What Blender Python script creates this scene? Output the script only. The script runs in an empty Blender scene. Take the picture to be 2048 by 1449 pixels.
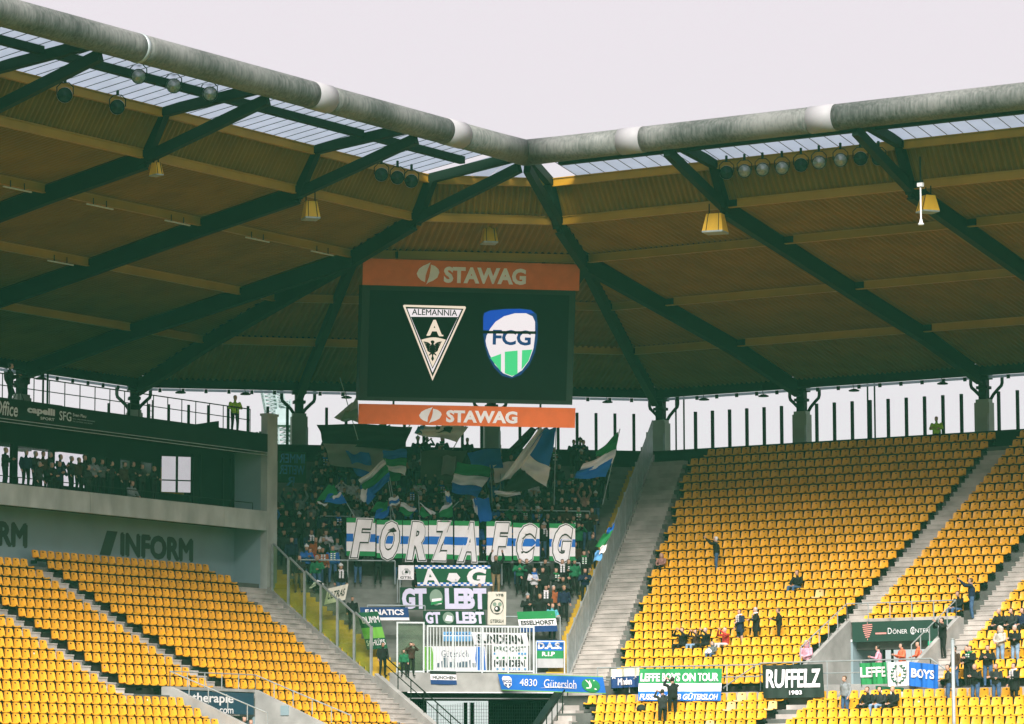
import bpy, bmesh, math, random
from mathutils import Vector, Matrix
random.seed(7)
SC = bpy.context.scene
COL = SC.collection
R2 = math.sqrt(2.0)

# ------------------------------------------------------------------ camera
F_PX, YAW, PITCH, ROLL = 7326.65, math.radians(32.6883), math.radians(6.7527), math.radians(-0.1363)
FW = Vector((-math.sin(YAW)*math.cos(PITCH), math.cos(YAW)*math.cos(PITCH), math.sin(PITCH)))
RT0 = Vector((math.cos(YAW), math.sin(YAW), 0)); UP0 = RT0.cross(FW)
RT = math.cos(ROLL)*RT0 + math.sin(ROLL)*UP0
UP = -math.sin(ROLL)*RT0 + math.cos(ROLL)*UP0
cam_d = bpy.data.cameras.new('camera'); cam = bpy.data.objects.new('camera', cam_d); COL.objects.link(cam)
cam_d.sensor_width = 36.0; cam_d.lens = F_PX/2048*36.0; cam_d.clip_start = 0.5; cam_d.clip_end = 3000
cam.matrix_world = Matrix(((RT.x, UP.x, -FW.x, 0), (RT.y, UP.y, -FW.y, 0), (RT.z, UP.z, -FW.z, 0), (0, 0, 0, 1)))
SC.camera = cam

# ------------------------------------------------------------------ overcast sky, soft sun, exposure
SUN_EL, SUN_AZ = math.radians(41), math.radians(3)      # azimuth of the sun measured from behind the camera
wd = bpy.data.worlds.new('World'); SC.world = wd; wd.use_nodes = True
nt = wd.node_tree; nt.nodes.clear()
out = nt.nodes.new('ShaderNodeOutputWorld'); bg = nt.nodes.new('ShaderNodeBackground')
sky = nt.nodes.new('ShaderNodeTexSky'); sky.sky_type = 'NISHITA'; sky.sun_disc = False
sky.sun_elevation = SUN_EL; sky.dust_density = 6.0; sky.air_density = 1.0; sky.ozone_density = 1.0
skb = nt.nodes.new('ShaderNodeMixRGB'); skb.blend_type = 'MULTIPLY'; skb.inputs[0].default_value = 1.0
skb.inputs[2].default_value = (0.04, 0.04, 0.04, 1)
mixs = nt.nodes.new('ShaderNodeMixRGB'); mixs.inputs[0].default_value = 0.93      # thick cloud cover over the clear sky
mixs.inputs[2].default_value = (0.413, 0.366, 0.399, 1)
nt.links.new(sky.outputs[0], skb.inputs[1]); nt.links.new(skb.outputs[0], mixs.inputs[1])
nt.links.new(mixs.outputs[0], bg.inputs[0]); bg.inputs[1].default_value = 1.0
nt.links.new(bg.outputs[0], out.inputs[0])
sun_d = bpy.data.lights.new('sun', 'SUN'); sun_d.energy = 3.6; sun_d.angle = math.radians(38); sun_d.color = (1.0, 0.965, 0.90)
sun = bpy.data.objects.new('sun', sun_d); COL.objects.link(sun)
hd = math.atan2(FW.x, FW.y) + SUN_AZ                      # heading in which the light travels
ldir = Vector((math.sin(hd)*math.cos(SUN_EL), math.cos(hd)*math.cos(SUN_EL), -math.sin(SUN_EL)))
sun.rotation_euler = ldir.to_track_quat('-Z', 'Y').to_euler(); sun.location = (30, -60, 120)
sky.sun_rotation = math.atan2(-ldir.x, -ldir.y)
SC.view_settings.view_transform = 'Standard'; SC.view_settings.look = 'None'
SC.view_settings.exposure = 1.15; SC.view_settings.gamma = 1.0
SC.render.engine = 'CYCLES'
SC.cycles.use_denoising = True
SC.cycles.max_bounces = 6; SC.cycles.diffuse_bounces = 4; SC.cycles.glossy_bounces = 3
SC.cycles.transmission_bounces = 4; SC.cycles.transparent_max_bounces = 12; SC.cycles.volume_bounces = 1
SC.cycles.caustics_reflective = False; SC.cycles.caustics_refractive = False

# ------------------------------------------------------------------ measuring helpers (real planes of the place)
def ray(px, py): return FW + RT*((px-1024.0)/F_PX) - UP*((py-724.5)/F_PX)
def on_x(px, py, x): d = ray(px, py); return d*(x/d.x)
def on_y(px, py, y): d = ray(px, py); return d*(y/d.y)
def on_c(px, py, c): d = ray(px, py); return d*(c*R2/(d.y-d.x))
def on_z(px, py, z): d = ray(px, py); return d*(z/d.z)
ES = Vector((1/R2, 1/R2, 0)); EC = Vector((-1/R2, 1/R2, 0)); EZ = Vector((0, 0, 1))
def sc(s, c, z=0.0): return ES*s + EC*c + EZ*z             # corner block: along, outward, height
def s_of(p): return (p.x+p.y)/R2

# ------------------------------------------------------------------ mesh helpers
def wloc(o):
    v = Vector((0, 0, 0))
    while o is not None: v += Vector(o.location); o = o.parent
    return v
class MB:
    def __init__(s): s.v = []; s.f = []; s.m = []
    def add(s, vs, fs, mi=0):
        b = len(s.v); s.v += [Vector(p) for p in vs]
        for f in fs: s.f.append(tuple(b+i for i in f)); s.m.append(mi)
    def quad(s, a, b, c, d, mi=0): s.add((a, b, c, d), ((0, 1, 2, 3),), mi)
    def obox(s, o, a, b, c, mi=0):
        o, a, b, c = Vector(o), Vector(a), Vector(b), Vector(c)
        if a.cross(b).dot(c) < 0: a, b = b, a
        s.add((o, o+a, o+a+b, o+b, o+c, o+a+c, o+a+b+c, o+b+c),
              ((0, 3, 2, 1), (4, 5, 6, 7), (0, 1, 5, 4), (1, 2, 6, 5), (2, 3, 7, 6), (3, 0, 4, 7)), mi)
    def box(s, x0, y0, z0, x1, y1, z1, mi=0):
        s.obox((min(x0, x1), min(y0, y1), min(z0, z1)), (abs(x1-x0), 0, 0), (0, abs(y1-y0), 0), (0, 0, abs(z1-z0)), mi)
    def bar(s, p, q, w, h, up=(0, 0, 1), mi=0, top=False):
        p, q = Vector(p), Vector(q); d = (q-p).normalized(); u = Vector(up)
        sd = d.cross(u).normalized(); u = sd.cross(d).normalized()
        o = p - sd*(w/2) - u*(h if top else h/2)
        s.obox(o, q-p, sd*w, u*h, mi)
    def tube(s, path, r, n=8, mi=0, caps=True):
        path = [Vector(p) for p in path]; rs = r if isinstance(r, (list, tuple)) else [r]*len(path)
        b = len(s.v); prev = None
        for i, p in enumerate(path):
            t = (path[min(i+1, len(path)-1)] - path[max(i-1, 0)]).normalized()
            if prev is None:
                a = Vector((0, 0, 1)) if abs(t.z) < .9 else Vector((1, 0, 0)); u = (a - t*a.dot(t)).normalized()
            else: u = (prev - t*prev.dot(t)).normalized()
            prev = u; w = t.cross(u)
            for k in range(n):
                an = 2*math.pi*k/n; s.v.append(p + (u*math.cos(an)+w*math.sin(an))*rs[i])
        for i in range(len(path)-1):
            for k in range(n):
                s.f.append((b+i*n+k, b+i*n+(k+1) % n, b+(i+1)*n+(k+1) % n, b+(i+1)*n+k)); s.m.append(mi)
        if caps:
            s.f.append(tuple(b+k for k in reversed(range(n)))); s.m.append(mi)
            e = b+(len(path)-1)*n; s.f.append(tuple(e+k for k in range(n))); s.m.append(mi)
    def grid(s, fn, nu, nv, mi=0, mfn=None):
        b = len(s.v)
        for j in range(nv+1):
            for i in range(nu+1): s.v.append(Vector(fn(i/nu, j/nv)))
        for j in range(nv):
            for i in range(nu):
                a = b+j*(nu+1)+i; s.f.append((a, a+1, a+nu+2, a+nu+1)); s.m.append(mfn((i+.5)/nu, (j+.5)/nv) if mfn else mi)
    def prism(s, poly, n, mi=0):                            # planar outline extruded along n
        poly = [Vector(p) for p in poly]; n = Vector(n); k = len(poly); b = len(s.v)
        s.v += poly + [p+n for p in poly]
        s.f.append(tuple(b+i for i in reversed(range(k)))); s.m.append(mi)
        s.f.append(tuple(b+k+i for i in range(k))); s.m.append(mi)
        for i in range(k):
            j = (i+1) % k; s.f.append((b+i, b+j, b+k+j, b+k+i)); s.m.append(mi)
    def mesh(s, name, off=Vector((0, 0, 0)), smooth=False, mats=()):
        me = bpy.data.meshes.new(name)
        me.from_pydata([tuple(p-off) for p in s.v], [], s.f)
        for m in mats: me.materials.append(m)
        if len(mats) > 1: me.polygons.foreach_set('material_index', s.m)
        if smooth: me.polygons.foreach_set('use_smooth', [True]*len(me.polygons))
        me.update(); return me
    def build(s, name, mats, parent=None, smooth=False, base=None):
        mats = mats if isinstance(mats, (list, tuple)) else (mats,)
        off = wloc(parent) + (Vector(base) if base is not None else Vector((0, 0, 0)))
        if parent is None and base is None: off = Vector((0, 0, 0))
        me = s.mesh(name, off, smooth, mats)
        o = bpy.data.objects.new(name, me); COL.objects.link(o)
        if parent is not None: o.parent = parent
        if base is not None: o.location = base
        return o
def inst(name, me, parent=None, loc=(0, 0, 0), rz=0.0):
    o = bpy.data.objects.new(name, me); COL.objects.link(o)
    if parent is not None: o.parent = parent; o.location = Vector(loc) - wloc(parent)
    else: o.location = loc
    o.rotation_euler.z = rz; return o
def tag(o, label=None, cat=None, group=None, kind=None):
    if label: o['label'] = label
    if cat: o['category'] = cat
    if group: o['group'] = group
    if kind: o['kind'] = kind
    return o
def empty(name, loc, label=None, cat=None, group=None):
    o = bpy.data.objects.new(name, None); COL.objects.link(o); o.location = loc; o.empty_display_size = .2
    return tag(o, label, cat, group)
def one(name, mats, fn, parent=None, smooth=False, base=None):
    m = MB(); fn(m); return m.build(name, mats, parent, smooth, base)

# ------------------------------------------------------------------ materials
MATS = {}
def mat(name, col, rough=.7, var=.12, scale=1.5, metal=0.0, spec=.3, bump=0.0, detail=4.0, stretch=None, col2=None, edge=(.35, .65)):
    if name in MATS: return MATS[name]
    m = bpy.data.materials.new(name); m.use_nodes = True; t = m.node_tree; b = t.nodes['Principled BSDF']
    b.inputs['Roughness'].default_value = rough; b.inputs['Metallic'].default_value = metal
    b.inputs['Specular IOR Level'].default_value = spec
    tc = t.nodes.new('ShaderNodeTexCoord'); mp = t.nodes.new('ShaderNodeMapping')
    if stretch: mp.inputs['Scale'].default_value = stretch
    nz = t.nodes.new('ShaderNodeTexNoise'); nz.inputs['Scale'].default_value = scale; nz.inputs['Detail'].default_value = detail
    cr = t.nodes.new('ShaderNodeValToRGB'); e = cr.color_ramp.elements
    e[0].position, e[1].position = edge
    c2 = col2 if col2 else tuple(min(1, c*(1+var)) for c in col)
    e[0].color = tuple(c*(1-var) for c in col)+(1,) if not col2 else tuple(col)+(1,)
    e[1].color = tuple(c2)+(1,)
    t.links.new(tc.outputs['Object'], mp.inputs[0]); t.links.new(mp.outputs[0], nz.inputs['Vector'])
    t.links.new(nz.outputs[0], cr.inputs[0]); t.links.new(cr.outputs[0], b.inputs['Base Color'])
    if bump:
        bp = t.nodes.new('ShaderNodeBump'); bp.inputs['Strength'].default_value = bump; bp.inputs['Distance'].default_value = .02
        t.links.new(nz.outputs[0], bp.inputs['Height']); t.links.new(bp.outputs[0], b.inputs['Normal'])
    MATS[name] = m; return m
def emit(name, col, strength=1.0):
    if name in MATS: return MATS[name]
    m = bpy.data.materials.new(name); m.use_nodes = True; b = m.node_tree.nodes['Principled BSDF']
    b.inputs['Base Color'].default_value = (.004, .006, .005, 1); b.inputs['Roughness'].default_value = .7; b.inputs['Specular IOR Level'].default_value = .06
    b.inputs['Emission Color'].default_value = tuple(col)+(1,); b.inputs['Emission Strength'].default_value = strength
    MATS[name] = m; return m
CONC = mat('concrete', (.33, .32, .305), .9, .18, 1.1, bump=.25, detail=8)
CONC_B = mat('balcony_concrete', (.40, .43, .41), .9, .2, 1.0, bump=.25, detail=8, stretch=(1, 1, .5))
CONC_U = mat('shade_dark_tread_concrete', (.11, .115, .105), .9, .25, 1.2, bump=.25, detail=8)  # tread colour darkened to put in the shade between seat rows
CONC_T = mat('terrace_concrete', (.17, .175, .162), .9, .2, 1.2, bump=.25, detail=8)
CONC_L = mat('pale_concrete', (.43, .39, .36), .9, .24, .9, bump=.2, detail=8)
CONC_D = mat('grey_wall_paint', (.25, .33, .36), .8, .07, .5)
SEAT_Y = mat('yellow_seat_plastic', (.80, .385, .018), .38, .13, 1.1, spec=.5, detail=2)
SEAT_OLD = mat('bleached_seat_plastic', (.86, .55, .22), .5, .08, .5, spec=.4)
HOLE = mat('seat_hole_shadow', (.03, .03, .02), .9, .05, 1)
STEEL_D = mat('dark_green_steel', (.006, .014, .010), .6, .15, .8, spec=.12)
STEEL_G = mat('galvanised_steel', (.36, .40, .41), .45, .12, 3, metal=.35)
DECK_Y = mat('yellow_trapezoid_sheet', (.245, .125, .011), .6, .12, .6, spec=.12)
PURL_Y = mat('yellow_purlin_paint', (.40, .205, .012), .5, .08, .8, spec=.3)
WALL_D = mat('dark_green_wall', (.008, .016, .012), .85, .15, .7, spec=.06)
RUBBER = mat('black_rubber', (.015, .02, .018), .7, .1, 2)
WHITE = mat('white_paint', (.78, .76, .78), .6, .05, 1)
YEL_STEP = mat('yellow_step_paint', (.55, .35, .03), .75, .14, 1.3, bump=.1)
GRASS = mat('grass', (.045, .09, .03), .95, .25, .3)
def glass_mat(name, tint, fac=.12, rough=.05):
    if name in MATS: return MATS[name]
    m = bpy.data.materials.new(name); m.use_nodes = True; t = m.node_tree; t.nodes.clear()
    o = t.nodes.new('ShaderNodeOutputMaterial'); mx = t.nodes.new('ShaderNodeMixShader')
    tr = t.nodes.new('ShaderNodeBsdfTransparent'); gl = t.nodes.new('ShaderNodeBsdfGlossy')
    tr.inputs[0].default_value = tuple(tint)+(1,); gl.inputs['Roughness'].default_value = rough
    mx.inputs[0].default_value = fac
    t.links.new(tr.outputs[0], mx.inputs[1]); t.links.new(gl.outputs[0], mx.inputs[2]); t.links.new(mx.outputs[0], o.inputs[0])
    MATS[name] = m; return m
GLASS = glass_mat('fence_glass', (.80, .90, .74), .07)
SKY_MIRROR = mat('sky_mirror_pane', (.62, .60, .63), .06, .03, 2, metal=1.0, spec=.5)
WIN_BLUE = mat('blue_window_pane', (.25, .40, .50), .06, .05, 2, metal=1.0, spec=.5)
def translucent(name, col, fac_t=.12):
    m = bpy.data.materials.new(name); m.use_nodes = True; t = m.node_tree; t.nodes.clear()
    o = t.nodes.new('ShaderNodeOutputMaterial'); a = t.nodes.new('ShaderNodeMixShader'); b = t.nodes.new('ShaderNodeMixShader')
    d = t.nodes.new('ShaderNodeBsdfDiffuse'); l = t.nodes.new('ShaderNodeBsdfTranslucent'); p = t.nodes.new('ShaderNodeBsdfTransparent')
    nz = t.nodes.new('ShaderNodeTexNoise'); nz.inputs['Scale'].default_value = 1.3
    cr = t.nodes.new('ShaderNodeValToRGB'); cr.color_ramp.elements[0].color = tuple(c*.82 for c in col)+(1,); cr.color_ramp.elements[1].color = tuple(col)+(1,)
    tc = t.nodes.new('ShaderNodeTexCoord'); t.links.new(tc.outputs['Object'], nz.inputs['Vector']); t.links.new(nz.outputs[0], cr.inputs[0])
    t.links.new(cr.outputs[0], l.inputs[0]); t.links.new(cr.outputs[0], d.inputs[0]); p.inputs[0].default_value = (.8, .85, .92, 1)
    a.inputs[0].default_value = .8; t.links.new(d.outputs[0], a.inputs[1]); t.links.new(l.outputs[0], a.inputs[2])
    b.inputs[0].default_value = fac_t; t.links.new(a.outputs[0], b.inputs[1]); t.links.new(p.outputs[0], b.inputs[2])
    t.links.new(b.outputs[0], o.inputs[0]); MATS[name] = m; return m
SKYLIGHT = translucent('skylight_sheet', (.56, .60, .68), .12)
def tube_mat():                                            # weathered coating: grime streaks running round the pipe
    m = bpy.data.materials.new('weathered_pipe'); m.use_nodes = True; t = m.node_tree; b = t.nodes['Principled BSDF']
    b.inputs['Roughness'].default_value = .6
    tc = t.nodes.new('ShaderNodeTexCoord'); N = t.nodes.new; L = t.links.new
    sx = N('ShaderNodeMapping'); sx.inputs['Scale'].default_value = (1.0, 1.0, .13)
    n1 = N('ShaderNodeTexNoise'); n1.inputs['Scale'].default_value = 9.0; n1.inputs['Detail'].default_value = 8; n1.inputs['Roughness'].default_value = .7
    n2 = N('ShaderNodeTexNoise'); n2.inputs['Scale'].default_value = .33; n2.inputs['Detail'].default_value = 4
    L(tc.outputs['Object'], sx.inputs[0]); L(sx.outputs[0], n1.inputs['Vector']); L(tc.outputs['Object'], n2.inputs['Vector'])
    ad = N('ShaderNodeMath'); ad.operation = 'ADD'; L(n1.outputs[0], ad.inputs[0]); L(n2.outputs[0], ad.inputs[1])
    cr = N('ShaderNodeValToRGB'); e = cr.color_ramp.elements
    e[0].position = .40; e[0].color = (.034, .040, .036, 1); e[1].position = .60; e[1].color = (.175, .176, .168, 1)
    k = e.new(.49); k.color = (.095, .10, .094, 1)
    h = N('ShaderNodeMath'); h.operation = 'MULTIPLY'; h.inputs[1].default_value = .5
    L(ad.outputs[0], h.inputs[0]); L(h.outputs[0], cr.inputs[0]); L(cr.outputs[0], b.inputs['Base Color'])
    return m
PIPE = tube_mat()
# ================================================================== ground
g = one('ground', GRASS, lambda m: m.quad((-900, -700, -3), (900, -700, -3), (900, 900, -3), (-900, 900, -3))); tag(g, kind='structure')

# ================================================================== bowl geometry (camera at the origin, metres)
def zr(i): return .0013005*i*i - .504135*i + 17.47098      # seat front edge height, right stand and corner
def zl(i): return .0022544*i*i - .508802*i + 10.68425      # seat front edge height, left stand
def YR(i): return 159.7935 - .826*(i-1)                    # seat front edge, right stand
def XL(i): return -101.7427 + .8678*(i-1)                  # seat front edge, left stand
def CB(i): return 179.6 - .826*(i-1)                       # same row in the corner block
SH = .43                                                   # seat edge above its tread
HT = .3756
def fence_r(y): return -94.80 + HT*(161.3-y)               # x of the right end of the corner block
def fence_l(x): return 136.2 + .36*(-100.55-x)             # y of its left end
PIT_R, PIT_L = .5, .521
AIS2 = (-75.12, -73.92); AIS3 = (-68.95, -67.7)
AISL1 = (119.83, 120.95); AISL2 = (112.75, 113.97)

# ================================================================== roof
RX = [-113.6, -107.1, -100.7, -94.6, -89.6, -88.65]; RY = [161.3, 154.9, 148.0, 141.25, 136.2, 135.25]
RZ = [20.25, 21.70, 22.93, 24.18, 25.12, 26.85]
HL = [142.5, 139.5, 136.6, 134.1, 131.65, 131.55]; HR = [-94.8, -92.35, -89.5, -86.67, -84.9, -84.8]
VX, VY, VZ, VR = -83.5, 131.2, 27.48, .545
RAFL = [133.91, 123.0, 112.75, 102.5, 92.2]; RAFR = [-86.52, -76.48, -67.6, -58.6, -49.6]
roof = empty('stadium_roof', (-95, 145, 20), 'cantilevered stadium roof of yellow ribbed sheeting on dark girders, rimmed by a weathered pipe', 'roof')
DT = .36
def corrugated(A0, A1, B0, B1, period, amp, name='deck_sheet', thick=.012):
    # sheet between ring line A0..A1 (low) and B0..B1 (high); ribs run straight up the slope
    A0, A1, B0, B1 = map(Vector, (A0, A1, B0, B1))
    t = (A1-A0).normalized(); up = (B0-A0) - t*(B0-A0).dot(t); n = t.cross(up).normalized()
    if n.z < 0: n = -n
    if abs(n.z) < .35 and n.dot(Vector((1, -1, 0))) > 0: n = -n
    la, lb0, lb1 = (A1-A0).length, (B0-A0).dot(t), (B1-A0).dot(t)
    lo, hi = min(0, lb0), max(la, lb1); k = max(1, int((hi-lo)/period)); m = MB(); pr = None
    for j in range(k*4+1):
        u = lo + (hi-lo)*j/(k*4); a = amp if (j % 4) in (1, 2) else 0.0
        r0, r1 = 0.0, 1.0                                  # t0(r)=lb0*r <= u <= la+(lb1-la)*r
        if lb0 > 1e-6: r1 = min(r1, u/lb0)
        if lb0 < -1e-6: r0 = max(r0, u/lb0)
        d = lb1-la
        if d < -1e-6: r1 = min(r1, (u-la)/d)
        if d > 1e-6: r0 = max(r0, (u-la)/d)
        if r1 <= r0: pr = None; continue
        q = (A0+t*u+up*r0+n*a, A0+t*u+up*r1+n*a)
        if pr: m.quad(pr[0], q[0], q[1], pr[1])
        pr = q
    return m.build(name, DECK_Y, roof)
def P3(x, y, z): return Vector((x, y, z))
for k in range(4):
    za, zb = RZ[k]+DT, RZ[k+1]+DT
    ys = [y for y in RAFL[::-1]]
    for j in range(len(ys)):
        y0 = ys[j]+.12
        if j+1 < len(ys): ya = yb = ys[j+1]-.12
        else:
            if k == 3: continue
            ya, yb = HL[k]-.1, HL[k+1]-.1
        if k == 3 and j+2 == len(ys): ya, yb = HL[3]-.1, HL[4]-.1
        if yb - y0 < .3: yb = y0+.02
        corrugated(P3(RX[k], y0, za), P3(RX[k], ya, za), P3(RX[k+1], y0, zb), P3(RX[k+1], yb, zb), .27, .085)
    xs = RAFR[::-1]
    for j in range(len(xs)):
        if k < 3 or j > 0:
            pass
    xs = RAFR
    for j in range(len(xs)):
        if j == 0:
            if k == 3: continue
            xa, xb, x1 = HR[k]+.1, HR[k+1]+.1, xs[0]-.12
            if x1 - xb < .3: xb = x1-.02
        else:
            xa = xb = xs[j-1]+.12; x1 = xs[j]-.12
            if k == 3 and j == 1: xa, xb = HR[3]+.1, HR[4]+.1
        corrugated(P3(xa, RY[k], za), P3(x1, RY[k], za), P3(xb, RY[k+1], zb), P3(x1, RY[k+1], zb), .27, .085)
    a0, a1 = P3(RX[k], HL[k], za), P3(HR[k], RY[k], za); b0, b1 = P3(RX[k+1], HL[k+1], zb), P3(HR[k+1], RY[k+1], zb)
    corrugated(a0, a1, b0, b1, .29, .085)
# steep front band p4 -> p5
za, zb = RZ[4]+.30, RZ[5]+.12
for j in range(1, len(RAFL)):
    y0, y1 = RAFL[j]+.12, (RAFL[j-1]-.12 if j > 1 else HL[4]-.12)
    corrugated(P3(RX[4]-.02, y0, za), P3(RX[4]-.02, y1, za), P3(RX[5]-.02, y0, zb), P3(RX[5]-.02, y1, zb), .27, .10, 'front_band_sheet')
for j in range(1, len(RAFR)):
    x1, x0 = RAFR[j]-.12, (RAFR[j-1]+.12 if j > 1 else HR[4]+.12)
    corrugated(P3(x0, RY[4]+.02, za), P3(x1, RY[4]+.02, za), P3(x0, RY[5]+.02, zb), P3(x1, RY[5]+.02, zb), .27, .10, 'front_band_sheet')
corrugated(P3(RX[4], HL[4], za), P3(HR[4], RY[4], za), P3(RX[5], HL[5], zb), P3(HR[5], RY[5], zb), .27, .10, 'front_band_sheet')
# roof skin above (keeps the daylight out)
def skin(m):
    for k in range(4):
        z0, z1 = RZ[k]+DT+.22, RZ[k+1]+DT+.22
        m.quad((RX[k], RAFL[-1], z0), (RX[k], HL[k], z0), (RX[k+1], HL[k+1], z1), (RX[k+1], RAFL[-1], z1))
        m.quad((HR[k], RY[k], z0), (RAFR[-1], RY[k], z0), (RAFR[-1], RY[k+1], z1), (HR[k+1], RY[k+1], z1))
        m.quad((RX[k], HL[k], z0), (HR[k], RY[k], z0), (HR[k+1], RY[k+1], z1), (RX[k+1], HL[k+1], z1))
one('roof_skin', STEEL_D, skin, roof)
# girders
GD = .68
def girder(pts, name='girder', w=.34, h=GD, zoff=DT-.03):
    m = MB()
    for a, b in zip(pts[:-1], pts[1:]):
        a, b = Vector(a)+EZ*zoff, Vector(b)+EZ*zoff; d = (b-a)*.004
        m.bar(a-d, b+d, w*.45, h, top=True)
        m.bar(a-d-EZ*h, b+d-EZ*h, w, .07, top=True)
    return m.build(name, STEEL_D, roof)
def strut(p, q, w, h, name='strut'): return one(name, STEEL_D, lambda m: m.bar(p, q, w, h), roof)
hubL, hubR = P3(RX[3], HL[3], RZ[3]), P3(HR[3], RY[3], RZ[3])
for j, y in enumerate(RAFL):
    n = 3 if j == 0 else 4
    pts = [P3(RX[k], y, RZ[k]) for k in range(n+1)]
    if j == 0: pts[3] = hubL
    girder(pts)
    if j:
        strut(P3(RX[4]-.35, y, RZ[4]-.1), P3(VX-.1, y, VZ-.62), .30, .42)
        strut(P3(RX[4]-.15, y, RZ[4]-.1), P3(RX[5]-.15, y, RZ[5]+.05), .34, .62, 'front_post')
        strut(P3(RX[5]-.45, y, RZ[5]+.02), P3(VX-.2, y, VZ-.10), .30, .40, 'cantilever_arm')
for j, x in enumerate(RAFR):
    n = 3 if j == 0 else 4
    pts = [P3(x, RY[k], RZ[k]) for k in range(n+1)]
    if j == 0: pts[3] = hubR
    girder(pts)
    if j:
        strut(P3(x, RY[4]+.35, RZ[4]-.1), P3(x, VY+.1, VZ-.62), .30, .42)
        strut(P3(x, RY[4]+.15, RZ[4]-.1), P3(x, RY[5]+.15, RZ[5]+.05), .34, .62, 'front_post')
        strut(P3(x, RY[5]+.45, RZ[5]+.02), P3(x, VY+.2, VZ-.10), .30, .40, 'cantilever_arm')
girder([P3(RX[k], HL[k], RZ[k]) for k in range(5)], 'hip_girder'); girder([P3(HR[k], RY[k], RZ[k]) for k in range(5)], 'hip_girder')
for a, b in ((P3(RX[4], HL[4], RZ[4]), P3(RX[5], HL[5], RZ[5])), (P3(HR[4], RY[4], RZ[4]), P3(HR[5], RY[5], RZ[5]))):
    v = P3(VX, VY, VZ); d = (v-a); d.z = 0; d.normalize()
    strut(a-d*.3-EZ*.1, v-d*.3-EZ*.62, .30, .42); strut(a-EZ*.1, b, .34, .62, 'front_post'); strut(b-d*.4, v-d*.3-EZ*.1, .30, .40, 'cantilever_arm')
CC = [P3(-107.82, 148.285, RZ[0]), P3(-100.825, 155.278, RZ[0])]
for c0, hb in zip(CC, (hubL, hubR)):
    girder([c0, hb])
# purlins
def purlin(a, b, mt=PURL_Y, h=.34, gap=.55):
    a, b = Vector(a), Vector(b); d = (b-a).normalized(); L = (b-a).length
    if L < 1.2: return
    m = MB(); p, q = a+d*gap, b-d*.22
    m.bar(p+EZ*h, q+EZ*h, .07, h, top=True); m.bar(a+d*.2, q, .17, .035); m.bar(p+EZ*h, q+EZ*h, .17, .035)
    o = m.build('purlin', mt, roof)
    one('bracket', STEEL_D, lambda m: m.bar(a+d*.15+EZ*(h-.02), p-d*.02+EZ*(h-.02), .12, h-.06, top=True), o)
for k in range(1, 6):
    z = RZ[k] - (.16 if k == 5 else 0); last = 3 if k >= 4 else None
    ys = RAFL[::-1] + ([] if k >= 4 else []); ends = [HL[k]]
    if k >= 3: ys = RAFL[:0:-1]
    seq = ys + ends
    for y0, y1 in zip(seq[:-1], seq[1:]): purlin(P3(RX[k], y0, z), P3(RX[k], y1, z), gap=.22 if k == 5 else .5)
    xs = [HR[k]] + (RAFR if k < 3 else RAFR[1:])
    for x0, x1 in zip(xs[:-1], xs[1:]): purlin(P3(x0, RY[k], z), P3(x1, RY[k], z), gap=.22 if (k == 5 or x0 == xs[0]) else .62)
    purlin(P3(RX[k], HL[k], z), P3(HR[k], RY[k], z), gap=.22)
# eaves beam and pale gutter strip
def eave_run(a, b):
    a, b = Vector(a), Vector(b); d = (b-a).normalized(); L = (b-a).length; n = EZ.cross(d)
    if n.dot(Vector((-1, 1, 0))) < 0: n = -n
    one('eaves_beam', STEEL_D, lambda m: m.bar(a+EZ*.55, b+EZ*.55, .30, .55, top=True), roof)
    k = max(1, int(L/1.15))
    for j in range(k):
        p, q = a+d*(L*j/k+.10)+n*.3, a+d*(L*(j+1)/k-.10)+n*.3
        one('gutter_strip', SKYLIGHT, lambda m: m.bar(p+EZ*.0, q+EZ*.0, .02, .13, top=True), roof)
        one('gutter_bracket', STEEL_D, lambda m: m.bar(q+d*.02, q+d*.18, .06, .20, top=True), roof)
ring0 = [P3(RX[0], 92.2, RZ[0]), P3(RX[0], HL[0], RZ[0]), P3(HR[0], RY[0], RZ[0]), P3(RAFR[-1], RY[0], RZ[0])]
for a, b in zip(ring0[:-1], ring0[1:]): eave_run(a, b)
# rim pipe: segments and pale sleeves
ya, yb = [on_x(px, py, VX).y for px, py in ((621, 195), (655, 205))]
yc, yd = [on_x(px, py, VX).y for px, py in ((889, 265), (922, 272))]
xa, xb = [on_y(px, py, VY).x for px, py in ((1244, 282), (1287, 277))]
xc, xd = [on_y(px, py, VY).x for px, py in ((1623, 243), (1672, 238))]
yw = on_x(276, 105, VX).y
def mitre(m, pts, r, n=40):
    m.tube(pts, r, n, caps=False)
def pipe(a, b, mt, r, name):
    L = (b-a).length; k = max(1, int(L/.5)); pts = [a+(b-a)*j/k for j in range(k+1)]
    o = one(name, mt, lambda m: m.tube(pts, r, 44, caps=True), roof, True); return o
pipe(P3(VX, 90, VZ), P3(VX, yw, VZ), PIPE, VR, 'rim_pipe'); pipe(P3(VX, yw+.03, VZ), P3(VX, ya, VZ), PIPE, VR, 'rim_pipe')
pipe(P3(VX, yw-.08, VZ), P3(VX, yw+.1, VZ), STEEL_G, VR+.018, 'weld_band')
pipe(P3(VX, yb, VZ), P3(VX, yc, VZ), PIPE, VR, 'rim_pipe')
one('rim_pipe', PIPE, lambda m: m.tube([P3(VX, yd, VZ), P3(VX, (yd+VY)/2, VZ), P3(VX, VY-.02, VZ), P3(VX+.02, VY, VZ), P3((xa+VX)/2, VY, VZ), P3(xa, VY, VZ)], [VR, VR, VR*1.04, VR*1.04, VR, VR], 44), roof, True)
pipe(P3(xb, VY, VZ), P3(xc, VY, VZ), PIPE, VR, 'rim_pipe'); pipe(P3(xd, VY, VZ), P3(-45, VY, VZ), PIPE, VR, 'rim_pipe')
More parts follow.
